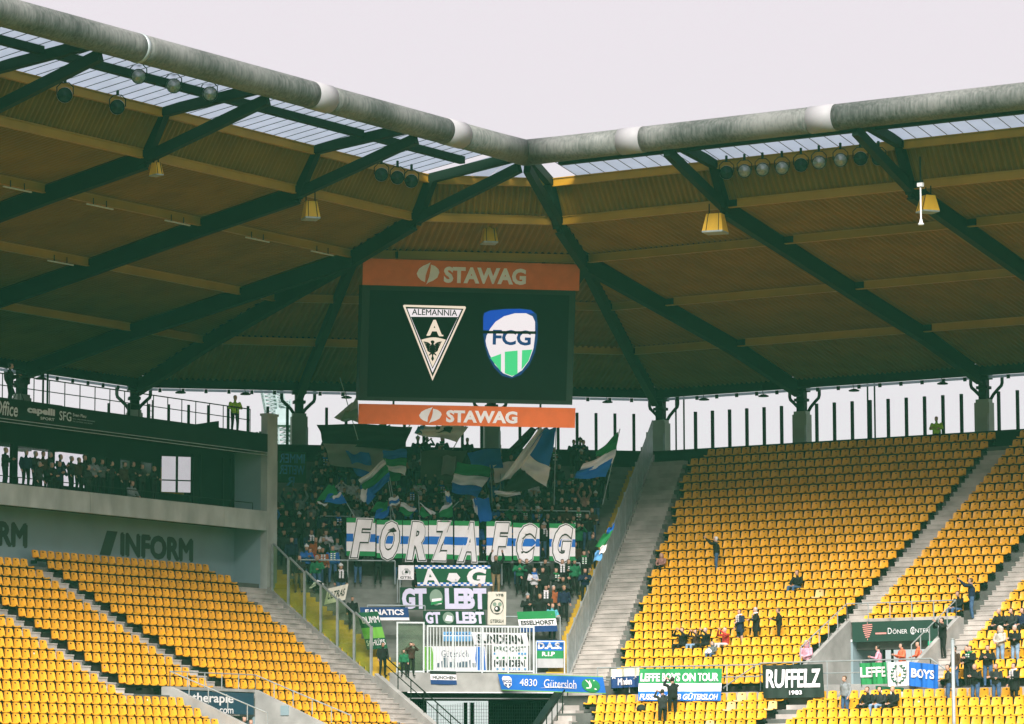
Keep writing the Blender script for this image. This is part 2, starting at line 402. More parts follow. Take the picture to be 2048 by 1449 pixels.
SLEEVE = mat('pale_sleeve', (.30, .29, .305), .55, .05, 1.2)
for a, b in ((P3(VX, ya-.02, VZ), P3(VX, yb+.02, VZ)), (P3(VX, yc-.02, VZ), P3(VX, yd+.02, VZ)), (P3(xa-.02, VY, VZ), P3(xb+.02, VY, VZ)), (P3(xc-.02, VY, VZ), P3(xd+.02, VY, VZ))):
    pipe(a, b, SLEEVE, VR+.02, 'pipe_sleeve')
# skylight strips between the front band and the pipe, and the dark beam below them
zs0, zs1 = RZ[5]+.21, VZ+.30
def strips(fixed0, fixed1, axis, lo, hi, step, skip):
    k = int((hi-lo)/step)
    for j in range(k):
        a, b = lo+j*step+.025, lo+(j+1)*step-.025
        if any(s-.14 < b and a < s+.14 for s in skip): pass
        m = MB()
        if axis == 'y': m.obox((fixed0, a, zs0), (0, b-a, 0), (fixed1-fixed0, 0, zs1-zs0), (0, 0, .02))
        else: m.obox((a, fixed0, zs0), (b-a, 0, 0), (0, fixed1-fixed0, zs1-zs0), (0, 0, .02))
        m.build('skylight_panel', SKYLIGHT, roof)
strips(RX[5]-.05, VX-.30, 'y', 95.5, 131.0, .72, RAFL)
strips(RY[5]+.05, VY+.30, 'x', -83.4, -46.5, .72, RAFR)
def fan(m):
    a, b, v = P3(RX[5], HL[5], zs0), P3(HR[5], RY[5], zs0), P3(VX-.25, VY+.25, zs1)
    for j in range(6):
        p, q = a+(b-a)*(j/6+.006), a+(b-a)*((j+1)/6-.006); m.prism((p, q, v+(q-v)*.02, v+(p-v)*.02), (0, 0, .02))
one('skylight_panel', SKYLIGHT, fan, roof)
xs_ = [-46.5]
for j in range(1, len(RAFL)):
    y0, y1 = RAFL[j], (RAFL[j-1] if j > 1 else VY-.6)
    one('edge_beam', STEEL_D, lambda m: m.bar(P3(VX-2.7, y0+.2, VZ-.16), P3(VX-2.7, y1-.2, VZ-.16), .28, .36), roof)
for j in range(1, len(RAFR)):
    x1, x0 = RAFR[j], (RAFR[j-1] if j > 1 else VX+.6)
    one('edge_beam', STEEL_D, lambda m: m.bar(P3(x0+.2, VY+1.55, VZ-.18), P3(x1-.2, VY+1.55, VZ-.18), .30, .42), roof)
def ribs(m):
    for j in range(50):
        y = 95.5+.72*j
        if y < 131: m.bar((RX[5]-.05, y, zs0-.008), (VX-.30, y, zs1-.008), .03, .014)
    for j in range(52):
        x = -83.4+.72*j
        if x < -46.5: m.bar((x, RY[5]+.05, zs0-.008), (x, VY+.30, zs1-.008), .03, .014)
one('skylight_ribs', STEEL_D, ribs, roof)

# ================================================================== roof columns
COLC = mat('column_concrete', (.30, .33, .29), .85, .12, .8, bump=.15)
def column(x, y, rot, z0, label):
    t = empty('roof_column', (x, y, z0), label, 'column', 'columns carrying the roof')
    M = Matrix.Rotation(rot, 3, 'Z')
    def W(p): return M @ Vector(p) + Vector((x, y, 0))
    def sh(m):
        m.obox(W((-.40, -.28, z0)), M @ Vector((.80, 0, 0)), M @ Vector((0, .56, 0)), EZ*(18.95-z0))
        m.obox(W((-.34, -.24, 18.95)), M @ Vector((.68, 0, 0)), M @ Vector((0, .48, 0)), EZ*.16)
    one('shaft', COLC, sh, t)
    one('capital', STEEL_D, lambda m: (m.obox(W((-.2, -.2, 19.1)), M @ Vector((.4, 0, 0)), M @ Vector((0, .4, 0)), EZ*1.25), m.obox(W((-.3, -.26, 19.62)), M @ Vector((.6, 0, 0)), M @ Vector((0, .5, 0)), EZ*.14), m.obox(W((-.34, -.3, 20.1)), M @ Vector((.68, 0, 0)), M @ Vector((0, .6, 0)), EZ*.25)), t)
    for s in (-1, 1):
        one('drain_pipe', STEEL_D, lambda m: m.tube([W((s*.16, .3, 19.05)), W((s*.36, .3, 19.36)), W((s*.62, .3, 19.62)), W((s*.80, .3, 19.78)), W((s*.84, .3, 19.92)), W((s*.84, .3, 20.3))], .085, 8), t, True)
    one('cladding_strip', STEEL_G, lambda m: m.obox(W((.30, -.285-.03, z0)), M @ Vector((.12, 0, 0)), M @ Vector((0, .03, 0)), EZ*(18.4-z0)), t)
column(-94.6, 161.55, 0, 16.2, 'concrete roof column beside the barred fence, at the head of the stairs')
column(-86.52, 161.75, 0, 16.2, 'concrete roof column behind the long unbroken block of yellow seats')
column(-76.48, 161.75, 0, 16.2, 'concrete roof column near the head of the open stairs, beside the steward')
r45 = math.radians(45)
column(-107.82-.2, 148.285+.2, r45, 16.2, 'dark roof column between the grey end pillar and the big screen')
column(-100.825-.2, 155.278+.2, r45, 16.2, 'roof column standing behind the lower edge of the big screen')
column(-113.8, 142.5, r45, 16.4, 'dark roof column on the terrace deck behind the railing, beside the thin ladder')
column(-113.8, 133.91, math.radians(90), 16.4, 'dark roof column on the terrace deck beside the cameraman')
# ================================================================== seat template (origin: front lower edge, faces -Y)
def seat_mesh(name, w, mats, lod=1):
    prof = [(0.0, -.022), (-.010, .0), (.05, .015), (.20, -.005), (.315, .0), (.365, .042), (.385, .135), (.405, .238), (.425, .330), (.433, .362)]
    wid = [.98, 1.0, 1.0, 1.0, 1.0, .99, .97, .93, .87, .70]
    nu = 6; m = MB(); n = len(prof)
    def pt(i, j, off):
        u = (i/nu-.5)*2; y, z = prof[j]; cur = .035*abs(u)**3
        if j <= 4: z += cur*.8
        else: y -= cur
        if j == n-1: z -= .012*abs(u)
        return Vector((u*w/2*wid[j], y+off*(1 if j > 4 else .0), z-off*(1 if j <= 4 else 0)))
    b = len(m.v)
    for off in (0, .022):
        for j in range(n):
            for i in range(nu+1): m.v.append(pt(i, j, off))
    K = n*(nu+1)
    for j in range(n-1):
        for i in range(nu):
            a = j*(nu+1)+i; m.f.append((a, a+1, a+nu+2, a+nu+1)); m.m.append(0)
            if lod: m.f.append((K+a, K+a+nu+1, K+a+nu+2, K+a+1)); m.m.append(0)
    y, z = .412, .288                                       # finger hole in the backrest
    m.add([(.045*math.cos(a)*1.15, y-.012+.045*math.sin(a)*.12, z+.03*math.sin(a)) for a in [k*math.pi/4 for k in range(8)]], [tuple(range(8))], 1)
    return m, m.mesh(name, Vector((0, 0, 0)), True, mats)
seatR, seatR_me = seat_mesh('seat_shell', .435, (SEAT_Y, HOLE)); seatL, seatL_me = seat_mesh('seat_shell_wide', .455, (SEAT_Y, HOLE))
_, seatO_me = seat_mesh('bleached_seat_shell', .435, (SEAT_OLD, HOLE))
SEATS = []                                                 # (pos, rotz, kind)

# ================================================================== right stand
XR_END = -54.0
stand_r = empty('grandstand', (-70, 150, 0), 'long raked grandstand of yellow seats facing the pitch, beside the fenced visitors corner', 'grandstand')
NR = 27
def floor_r(i): return zr(i)-SH
def step_box(x0, x1, y0, y1, z0, z1): return lambda m: m.box(x0, y0, z0, x1, y1, z1)
VOM_R = (-73.85, -69.0); VOM_ROW = 22
for i in range(1, NR+1):
    y0, y1 = YR(i)-.40, YR(i)+.43
    if i == 1: y1 = 160.9
    xl = fence_r((y0+y1)/2)+.12
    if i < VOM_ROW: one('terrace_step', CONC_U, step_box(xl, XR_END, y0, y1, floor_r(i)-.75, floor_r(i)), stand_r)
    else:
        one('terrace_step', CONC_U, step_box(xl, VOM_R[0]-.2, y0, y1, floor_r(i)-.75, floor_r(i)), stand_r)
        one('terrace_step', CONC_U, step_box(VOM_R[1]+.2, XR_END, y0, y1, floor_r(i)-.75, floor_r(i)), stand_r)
def stairs_r(xa, xb, i0, i1, z=zr, yf=YR):
    for i in range(i0, i1):
        rise = (zr(i)-zr(i+1))
        for h in (0, 1):
            yb = YR(i)+.43 - .413*h; zt = zr(i)-SH+.012 + rise*(.25 if h == 0 else -.25)
            a = xa(yb) if callable(xa) else xa; b = xb(yb) if callable(xb) else xb
            one('stair_step', CONC_L, lambda m: (m.box(a, yb-.446, zt+rise*.25-.05, b, yb, zt+rise*.25), m.box(a+.01, yb-.424, zt-.5-rise*.5, b-.01, yb-.01, zt+rise*.25-.05)), stand_r)
first_r = lambda y: fence_r(y)+2.15
stairs_r(lambda y: fence_r(y)+.16, first_r, 1, NR, )
stairs_r(AIS2[0]+.06, AIS2[1]-.06, 2, VOM_ROW+5)
stairs_r(AIS3[0]+.06, AIS3[1]-.06, 1, NR)
def rail_row(x0, x1, yv, z, parent, name='seat_rail'):
    m = MB(); m.box(x0, yv+.10, z-.15, x1, yv+.16, z-.03)
    k = max(1, int((x1-x0)/1.0))
    for j in range(k+1):
        x = x0+.1+(x1-x0-.2)*j/k; m.box(x-.025, yv+.14, z-.25, x+.025, yv+.46, z-.10)
    m.build(name, STEEL_D, parent)
gap_r = set()
def seats_r(x0, x1, i, align):
    # seats on a fixed grid counted from the aisle, so block ends step as in life
    if align == 'r':
        n = int((x1-x0+.02)/PIT_R); xs = [x1-PIT_R*(j+.5) for j in range(n)]
    else:
        n = int((x1-x0+.02)/PIT_R); xs = [x0+PIT_R*(j+.5) for j in range(n)]
    if not xs: return
    for x in xs: SEATS.append([Vector((x, YR(i), zr(i))), 0.0, 'R'])
    rail_row(min(xs)-.32, max(xs)+.26, YR(i), zr(i), stand_r)
for i in range(1, NR+1):
    xl = first_r(YR(i))+.05
    seats_r(xl + (.9 if i == 1 else 0), AIS2[0], i, 'r')
    if i < VOM_ROW: seats_r(AIS2[1], AIS3[0], i, 'l')
    seats_r(AIS3[1], XR_END-.4, i, 'l')
# back wall with posts
def bw(m): m.box(fence_r(160.9), 160.9, 15.6, XR_END, 161.15, 17.42)
one('back_wall', WALL_D, bw, stand_r)
one('wall_coping', STEEL_D, lambda m: m.box(fence_r(160.9), 160.86, 17.42, XR_END, 161.19, 17.47), stand_r)
post_me = MB(); post_me.box(-.065, -.07, 0, .065, .07, 2.0); post_mesh = post_me.mesh('screen_post', Vector((0, 0, 0)), False, (STEEL_D,))
x = -92.38
while x < XR_END:
    if all(abs(x-c) > .55 for c in (-86.52, -76.48)): inst('screen_post', post_mesh, stand_r, (x, 161.25, 17.40))
    x += .995
# wall below row 27, landing rail line, lower tier
YW = YR(NR)-.42
one('front_wall', CONC_L, lambda m: m.box(-82.2, YW-.2, 2.2, VOM_R[0]-2.2, YW, floor_r(NR)+.004), stand_r)
one('front_wall', CONC_L, lambda m: m.box(VOM_R[1]+1.6, YW-.2, 2.2, XR_END, YW, floor_r(NR)+.004), stand_r)
one('landing', CONC, lambda m: m.box(VOM_R[0]-2.2, YW-.2, 2.2, VOM_R[1]+1.6, YR(VOM_ROW)+.1, floor_r(NR)-.02), stand_r)
YL1, ZL1 = YW-.86, 4.0
LOW = []
for j in range(6):
    yv, zv = YL1-.826*j, ZL1-.405*j
    xl = fence_r(yv)+1.2 + .35*j
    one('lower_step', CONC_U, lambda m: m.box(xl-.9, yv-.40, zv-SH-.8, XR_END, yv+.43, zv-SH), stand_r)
    a3 = -74.3-.06*j
    for (x0, x1) in ((xl, a3), (a3+1.35, XR_END-.4)):
        n = int((x1-x0)/PIT_R)
        xs = [x1-PIT_R*(q+.5) for q in range(n)] if x0 == xl else [x0+PIT_R*(q+.5) for q in range(n)]
        for x in xs: SEATS.append([Vector((x, yv, zv)), 0.0, 'R'])
        rail_row(min(xs)-.3, max(xs)+.3, yv, zv, stand_r)
    for h in (0, 1):
        one('stair_step', CONC_L, lambda m: m.box(a3+.08, yv+.43-.413*(h+1), zv-SH-.4, a3+1.27, yv+.43-.413*h, zv-SH+.21-.2*h), stand_r)

# ---------------- vomitory with the snack-bar sign
YV = YR(VOM_ROW)                                           # plane of the sign
vom = empty('stairway_entrance', (-71.4, YV, floor_r(NR)), 'concrete spectator entrance with sloping cheek walls below a dark snack sign', 'entrance')
zt, zb, zf = 7.42, 6.60, floor_r(NR)
zs = 7.55
VX0, VX1 = VOM_R
one('lintel', CONC_L, lambda m: m.box(VX0-.15, YV+.06, zs-.08, VX1+.15, YV+.5, zs+.06), vom)
def cheek(m, x0, x1): m.prism([(x0, YV+.45, zf), (x0, YV+.45, zs), (x0, YV, zs), (x0, YW+.1, zf+.95), (x0, YW+.1, zf)], (x1-x0, 0, 0))
one('cheek_wall', CONC, lambda m: cheek(m, VX0-.3, VX0-.1), vom); one('cheek_wall', CONC, lambda m: cheek(m, VX1+.1, VX1+.3), vom)
one('passage_ceiling', WHITE, lambda m: m.box(VX0-.1, YV+.06, zb+.02, VX1+.1, YV+3, zb+.12), vom)
one('entrance_step', CONC, lambda m: m.box(VX0, YV-3.2, zf-.02, VX1, YV+3, zf+.30), vom)
one('side_wall', CONC_D, lambda m: m.box(VX0-.1, YV+.06, zf, VX0+.0, YV+3, zb), vom)
one('side_wall', CONC_D, lambda m: m.box(VX1, YV+.06, zf, VX1+.1, YV+3, zb), vom)
one('door_frame', STEEL_D, lambda m: (m.box(VX0+1.02, YV+.9, zf, VX0+1.1, YV+1.0, zb), m.box(VX0+1.42, YV+.9, zf, VX0+1.5, YV+1.0, zb)), vom)
one('door', WALL_D, lambda m: m.box(VX1-1.0, YV+2.85, zf, VX1-.1, YV+2.98, zb), vom)
one('exit_lamp', emit('exit_green', (.02, .35, .16), .8), lambda m: m.box(VX1-1.3, YV+.2, zb-.24, VX1-.95, YV+.28, zb-.03), vom)
def handrail(pts, zdrop, name='handrail', step=1.0, r=.03, parent=None, mids=(), mt=STEEL_G):
    pts = [Vector(p) for p in pts]
    def f(m):
        m.tube(pts, r, 6)
        for k in mids: m.tube([p-EZ*k for p in pts], r*.8, 6)
        for a, b in zip(pts[:-1], pts[1:]):
            n = max(1, round((b-a).length/step))
            for j in range(n+1): p = a+(b-a)*j/n; m.tube([p-EZ*zdrop, p], r*.9, 6)
    return one(name, mt, f, parent)
handrail([(VX0-.2, YW+.15, zf+1.85), (VX0-.2, YV-.1, zs+.72), (VX1+.2, YV-.1, zs+.72), (VX1+.2, YW+.15, zf+1.85)], .72, 'guard_rail', 1.0, .028, vom)

# ================================================================== left stand
stand_l = empty('grandstand', (-95, 115, 0), 'main grandstand of yellow seats below a concrete balcony with glazed lounges', 'grandstand')
NL = 22
YL_END = 95.0
ends_px = {3: 499, 4: 517, 5: 549, 6: 565, 7: 583, 8: 601, 9: 634, 10: 653, 11: 672, 12: 693, 13: 726, 14: 735, 15: 750, 16: 757}
def floor_l(i): return zl(i)-SH
def end_l(i):
    base = {1: 134.0, 2: 133.9}
    x = XL(i); y = fence_l(x)-.45-1.9
    return y
VOML = (116.55, 121.85); VROW = 14
for i in range(1, NL+1):
    x0, x1 = XL(i)-.43, XL(i)+.44
    if i == 1: x0 = -102.74
    ye = fence_l((x0+x1)/2)-.1
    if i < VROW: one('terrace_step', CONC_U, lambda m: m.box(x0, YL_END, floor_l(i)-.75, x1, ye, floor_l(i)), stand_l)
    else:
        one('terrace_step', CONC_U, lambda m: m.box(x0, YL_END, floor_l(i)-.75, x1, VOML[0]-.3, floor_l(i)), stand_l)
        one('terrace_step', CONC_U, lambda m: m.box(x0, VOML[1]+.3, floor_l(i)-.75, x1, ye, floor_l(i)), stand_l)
def stairs_l(ya, yb, i0, i1):
    for i in range(i0, i1):
        rise = zl(i)-zl(i+1)
        for h in (0, 1):
            xb = XL(i)-.43+.434*h; zt_ = zl(i)-SH+.012+(rise*.5 if h == 0 else 0)
            a = ya(xb) if callable(ya) else ya; b = yb(xb) if callable(yb) else yb
            one('stair_step', CONC_L, lambda m: (m.box(xb, a, zt_-.05, xb+.467, b, zt_), m.box(xb+.01, a+.01, zt_-.75, xb+.445, b-.01, zt_-.05)), stand_l)
stairs_l(lambda x: fence_l(x)-2.25, lambda x: fence_l(x)-.17, 2, NL)
stairs_l(AISL1[0]+.05, AISL1[1]-.05, 2, VROW); stairs_l(AISL2[0]+.05, AISL2[1]-.05, 1, VROW+1)
def rail_l(y0, y1, i):
    m = MB(); m.box(XL(i)-.16, y0, zl(i)-.15, XL(i)-.10, y1, zl(i)-.03)
    k = max(1, int((y1-y0)/1.0))
    for j in range(k+1):
        y = y0+.1+(y1-y0-.2)*j/k; m.box(XL(i)-.46, y-.025, zl(i)-.25, XL(i)-.14, y+.025, zl(i)-.10)
    m.build('seat_rail', STEEL_D, stand_l)
def seats_l(y0, y1, i, align):
    n = int((y1-y0+.03)/PIT_L)
    if n < 1: return
    ys = [y0+PIT_L*(j+.5) for j in range(n)] if align == 'lo' else [y1-PIT_L*(j+.5) for j in range(n)]
    for y in ys: SEATS.append([Vector((XL(i), y, zl(i))), math.pi/2, 'L'])
    rail_l(min(ys)-.28, max(ys)+.42, i)
for i in range(1, NL+1):
    ye = end_l(i) if i > 1 else end_l(2)-.3
    if i < VROW: seats_l(AISL1[1], ye, i, 'lo')
    else: seats_l(VOML[1]+.55, ye, i, 'lo')
    if i < VROW: seats_l(AISL2[1], AISL1[0], i, 'lo') if i > 1 else None
    if i == 1: pass
    if i < VROW+1: seats_l(YL_END+.1, AISL2[0], i, 'hi')
    else: seats_l(YL_END+.1, VOML[0]-.55, i, 'hi')
# lower back wall, end wall, pillar, balcony
XB, XF, YE = -102.74, -100.87, 136.16
one('back_wall', CONC_D, lambda m: m.box(XB-.2, YL_END, 8.5, XB, YE, 12.4), stand_l)
one('end_wall', CONC_D, lambda m: m.box(XB-.2, YE, 8.5, XF-.35, YE+.25, 16.6), stand_l)
one('end_pillar', CONC_B, lambda m: (m.box(XF-.35, YE, 8.5, XF+.02, YE+.78, 17.55), m.box(XF-.4, YE-.03, 17.55, XF+.06, YE+.82, 17.66)), stand_l)
for y0, y1 in ((95, 103.9), (103.92, 113.4), (113.42, 123.35), (123.37, 132.9), (132.92, YE-.003)):
    one('balcony_parapet', CONC_B, lambda m: m.box(XF-.22, y0, 12.2, XF, y1, 13.1), stand_l)
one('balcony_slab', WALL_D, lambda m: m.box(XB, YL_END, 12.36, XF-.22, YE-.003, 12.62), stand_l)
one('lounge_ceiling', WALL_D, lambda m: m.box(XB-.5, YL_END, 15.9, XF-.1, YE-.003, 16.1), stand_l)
fas = one('advertising_fascia', WALL_D, lambda m: m.box(XF-.1, YL_END, 15.85, XF+.03, YE-.003, 16.68), stand_l)
for dz in (15.83, 15.70): one('fascia_trim', STEEL_G, lambda m: m.box(XF, YL_END, dz-.03, XF+.04, YE-.01, dz), stand_l)
one('terrace_deck', WALL_D, lambda m: (m.box(XB-11, YL_END, 16.5, XB-.5, YE-.003, 16.66), m.box(XB-.5, YL_END, 16.1, XF-.1, YE-.003, 16.66)), stand_l)
one('deck_upstand', WALL_D, lambda m: m.prism([(XF-3, 132.2, 16.66), (XF-3, YE-.01, 16.66), (XF-3, YE-.01, 17.45), (XF-3, 133.6, 17.0)], (.2, 0, 0)), stand_l)
handrail([(XF-.05, YL_END, 17.73), (XF-.05, 134.9, 17.73)], 1.05, 'deck_railing', 1.03, .026, stand_l, (.5,), STEEL_D)
handrail([(XF-8, YL_END, 18.0), (XF-8, 131, 18.0)], 1.3, 'rear_railing', 1.4, .03, stand_l, (.35, .7), STEEL_D)
for px in (423, 431, 440, 449, 458, 484, 493, 500, 507, 514, 521, 527):
    p = on_x(px, 830, -112.0); h = 16.6 + .0
    t = 17.75 + (px-423)*.0088
    one('screen_bar', STEEL_D, lambda m: m.box(-112.05, p.y-.05, 16.6, -111.95, p.y+.05, t), stand_l)
handrail([(XF-.1, YL_END, 13.42), (XF-.1, 135.2, 13.42)], .3, 'balcony_rail', 2.4, .02, stand_l, (), STEEL_D)
# lounge windows: frame with pane
WINS = []
for (a, b, t, bt, mt) in ((-40, 25, 880, 960, 0), (35, 101, 892, 967, 0), (109, 175, 902, 970, 0), (210, 214, 915, 960, 0), (240, 265, 919, 945, 1), (282, 307, 924, 950, 1), (321, 374, 912, 985, 2)):
    p, q = on_x(a, t, XB), on_x(b, t, XB); WINS.append((p.y, q.y, on_x(a, bt, XB).z, p.z, mt))
PANE = glass_mat('lounge_glass', (.95, .93, .96), .05); PANE_B = glass_mat('lounge_blue_glass', (.30, .48, .60), .08)
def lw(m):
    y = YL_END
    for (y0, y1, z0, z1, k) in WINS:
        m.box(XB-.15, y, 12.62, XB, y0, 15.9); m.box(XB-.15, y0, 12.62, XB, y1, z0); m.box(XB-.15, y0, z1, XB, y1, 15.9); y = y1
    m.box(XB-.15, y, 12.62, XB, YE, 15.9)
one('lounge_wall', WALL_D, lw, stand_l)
for (y0, y1, z0, z1, k) in WINS:
    w = one('window', STEEL_D, lambda m: (m.box(XB, y0-.05, z0-.05, XB+.03, y0, z1+.05), m.box(XB, y1, z0-.05, XB+.03, y1+.05, z1+.05), m.box(XB, y0, z1, XB+.03, y1, z1+.05), m.box(XB, y0, z0-.05, XB+.03, y1, z0)), stand_l)
    if k == 2: one('sky_mirror_casement', SKY_MIRROR, lambda m: m.obox((XB+.06, y0+.02, z0+.02), ((y1-y0)*.40, (y1-y0)*.57, 0), (.016, -.011, 0), (0, 0, z1-z0-.04)), w); one('glazing_bar', STEEL_D, lambda m: (m.obox((XB+.06+(y1-y0)*.2, y0+.0+(y1-y0)*.285, z0), (.05, .07, 0), (.05, -.03, 0), (0, 0, z1-z0)), m.obox((XB+.085, y0, z0+(z1-z0)*.32), ((y1-y0)*.40, (y1-y0)*.57, 0), (.03, -.02, 0), (0, 0, .05))), w)  # mirror pane, angled outward so that it reflects bright sky
    else: one('pane', PANE_B if k else PANE, lambda m: m.box(XB-.06, y0, z0, XB-.04, y1, z1), w)
for px in (385, 400, 445, 460):
    p = on_x(px, 960, XB); one('mullion', STEEL_D, lambda m: m.box(XB, p.y-.04, 12.7, XB+.06, p.y+.04, 15.6), stand_l)
# ---------------- left vomitory
XV = XL(13)+.47
voml = empty('stairway_entrance', (XV, 119.2, floor_l(18)), 'grey entrance with a dark blue therapy sign set among the main stand seats', 'entrance')
zfl = floor_l(19); zsl = 4.36
VY0, VY1 = VOML
XVF = XL(19)
one('lintel', CONC, lambda m: m.box(XV-.5, VY0-.2, zsl-.10, XV-.04, VY1+.2, zsl+.02), voml)
def cheekl(m, y0, y1): m.prism([(XV-.45, y0, zfl), (XV-.45, y0, zsl), (XV, y0, zsl), (XVF, y0, zfl+1.0), (XVF, y0, zfl)], (0, y1-y0, 0))
one('cheek_wall', CONC, lambda m: cheekl(m, VY0-.3, VY0-.1), voml); one('cheek_wall', CONC, lambda m: cheekl(m, VY1+.1, VY1+.3), voml)
one('passage_wall', WALL_D, lambda m: (m.box(XV-3, VY0-.1, zfl, XV-2.9, VY1+.1, 3.5), m.box(XV-3, VY0-.1, 3.4, XV-.05, VY1+.1, 3.55)), voml)
one('side_wall', CONC_D, lambda m: m.box(XV-3, VY1, zfl, XV-.04, VY1+.1, 3.4), voml)
one('passage_floor', CONC, lambda m: m.box(XV-3, VY0-.3, zfl-.6, XVF, VY1+.3, zfl), voml)
handrail([(XVF, VY0-.2, zfl+1.85), (XV-.1, VY0-.2, zsl+.62), (XV-.1, VY1+.2, zsl+.62), (XVF, VY1+.2, zfl+1.85)], .62, 'guard_rail', 1.05, .026, voml)

# ================================================================== corner block
corner = empty('standing_terrace', sc(33, 170, 5), 'steep concrete standing terrace of the visiting fans between glass and barred fences', 'terrace')
def ends_s(c):
    # left: y = fence_l(x), right: x = fence_r(y)
    def bis(fn, a, b):
        for _ in range(40):
            mid = (a+b)/2
            if fn(mid) > 0: b = mid
            else: a = mid
        return (a+b)/2
    l = bis(lambda s: (lambda p: p.y-fence_l(p.x))(sc(s, c)), 5, 60)
    r = bis(lambda s: (lambda p: p.x-fence_r(p.y))(sc(s, c)), 5, 70)
    return l, r
NCR = 25
for i in range(1, NCR+1):
    for h in (0, 1):
        c1 = CB(i)+.43-.413*h; c0 = c1-.413; rise = zr(i)-zr(i+1)
        if i == 1 and h == 0: c1 = 180.6
        z1 = zr(i)-SH-rise*.5*h; l, r = ends_s((c0+c1)/2)
        if i == NCR and h == 1: continue
        o = sc(l+1.75, c0, z1-.55)
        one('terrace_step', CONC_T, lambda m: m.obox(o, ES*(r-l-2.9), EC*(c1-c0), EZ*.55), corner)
        one('stair_step', YEL_STEP, lambda m: m.obox(sc(l+.05, c0, z1-.5), ES*1.69, EC*(c1-c0), EZ*.525), corner)
        one('stair_step', YEL_STEP, lambda m: m.obox(sc(r-1.14, c0, z1-.5), ES*1.0, EC*(c1-c0), EZ*.525), corner)
l, r = ends_s(180.6)
one('back_wall', WALL_D, lambda m: m.obox(sc(l-.6, 180.6, 14.5), ES*(r-l+.6), EC*.25, EZ*2.92), corner)
one('wall_coping', STEEL_D, lambda m: m.obox(sc(l-.6, 180.56, 17.42), ES*(r-l+.6), EC*.33, EZ*.05), corner)
s = l
while s < r-.3:
    if all(abs(s-k) > .6 for k in (28.6, 38.6)):
        o = inst('screen_post', post_mesh, corner, sc(s, 180.95, 17.40), r45)
    s += .995
# infill wall under the end pillar down the left side and curb with glass fence
FL = [Vector((x, fence_l(x), 0)) for x in (XF+.3, -93.0)]
def curb_z(x):
    i = (x+101.7427)/.8678+1; return zl(i)-SH
def lcurb(m):
    n = 10; xs = [XF+.05+(-92.6-XF-.05)*k/n for k in range(n+1)]
    for a, b in zip(xs[:-1], xs[1:]):
        pa, pb = Vector((a, fence_l(a), 0)), Vector((b, fence_l(b), 0)); za, zb = curb_z(a)+.38, curb_z(b)+.38
        m.prism([(pa.x, pa.y-.14, za), (pb.x, pb.y-.14, zb), (pb.x, pb.y-.14, zb-1.6), (pa.x, pa.y-.14, za-1.6)], (0, .22, 0))
one('curb_wall', CONC, lcurb, corner)
gf = empty('glass_fence', (XF, 136.5, curb_z(XF)), 'tall clear glass fence on grey posts beside the yellow stairs', 'fence')
gx = [XF+.35+(-93.1-XF-.35)*k/6 for k in range(7)]
def gtop(x): return curb_z(x)+.38+2.15
for x in gx:
    y = fence_l(x)-.03
    one('fence_post', STEEL_G, lambda m: m.box(x-.05, y-.05, curb_z(x)+.2, x+.05, y+.05, gtop(x)), gf)
for a, b in zip(gx[:-1], gx[1:]):
    pa, pb = Vector((a+.06, fence_l(a)-.03, 0)), Vector((b-.06, fence_l(b)-.03, 0))
    one('glass_panel', GLASS, lambda m: m.prism([pa+EZ*(curb_z(a)+.42), pb+EZ*(curb_z(b)+.42), pb+EZ*(gtop(b)-.05), pa+EZ*(gtop(a)-.05)], (0, .02, 0)), gf)
    one('top_rail', STEEL_G, lambda m: m.bar(pa+EZ*(gtop(a)+.0), pb+EZ*(gtop(b)+.0), .07, .07), gf)
# barred fence on the right
bf = empty('barred_fence', (-90.5, 149, 10), 'long galvanised fence of close vertical bars climbing beside the stairs', 'fence')
def fz(y): return zr((159.7935-y)/.826+1)-SH
yb0, yb1 = 160.6, 139.6
npan = 14
for k in range(npan):
    y0, y1 = yb0+(yb1-yb0)*k/npan, yb0+(yb1-yb0)*(k+1)/npan
    def panel(m):
        n = 11
        for j in range(n):
            y = y0+(y1-y0)*(j+.5)/n; x = fence_r(y); m.box(x-.016, y-.016, fz(y)+.12, x+.016, y+.016, fz(y)+2.05)
        for dz in (.2, 1.95):
            m.bar(Vector((fence_r(y0), y0, fz(y0)+dz)), Vector((fence_r(y1), y1, fz(y1)+dz)), .05, .05)
    one('bar_panel', STEEL_G, panel, bf)
    one('fence_post', STEEL_G, lambda m: m.box(fence_r(y1)-.04, y1-.04, fz(y1)-.3, fence_r(y1)+.04, y1+.04, fz(y1)+2.15), bf)
one('fence_curb', CONC, lambda m: [m.bar(Vector((fence_r(a), a, fz(a)+.10)), Vector((fence_r(a-1.05), a-1.05, fz(a-1.05)+.10)), .2, .3) for a in [160.6-1.05*q for q in range(20)]], bf)
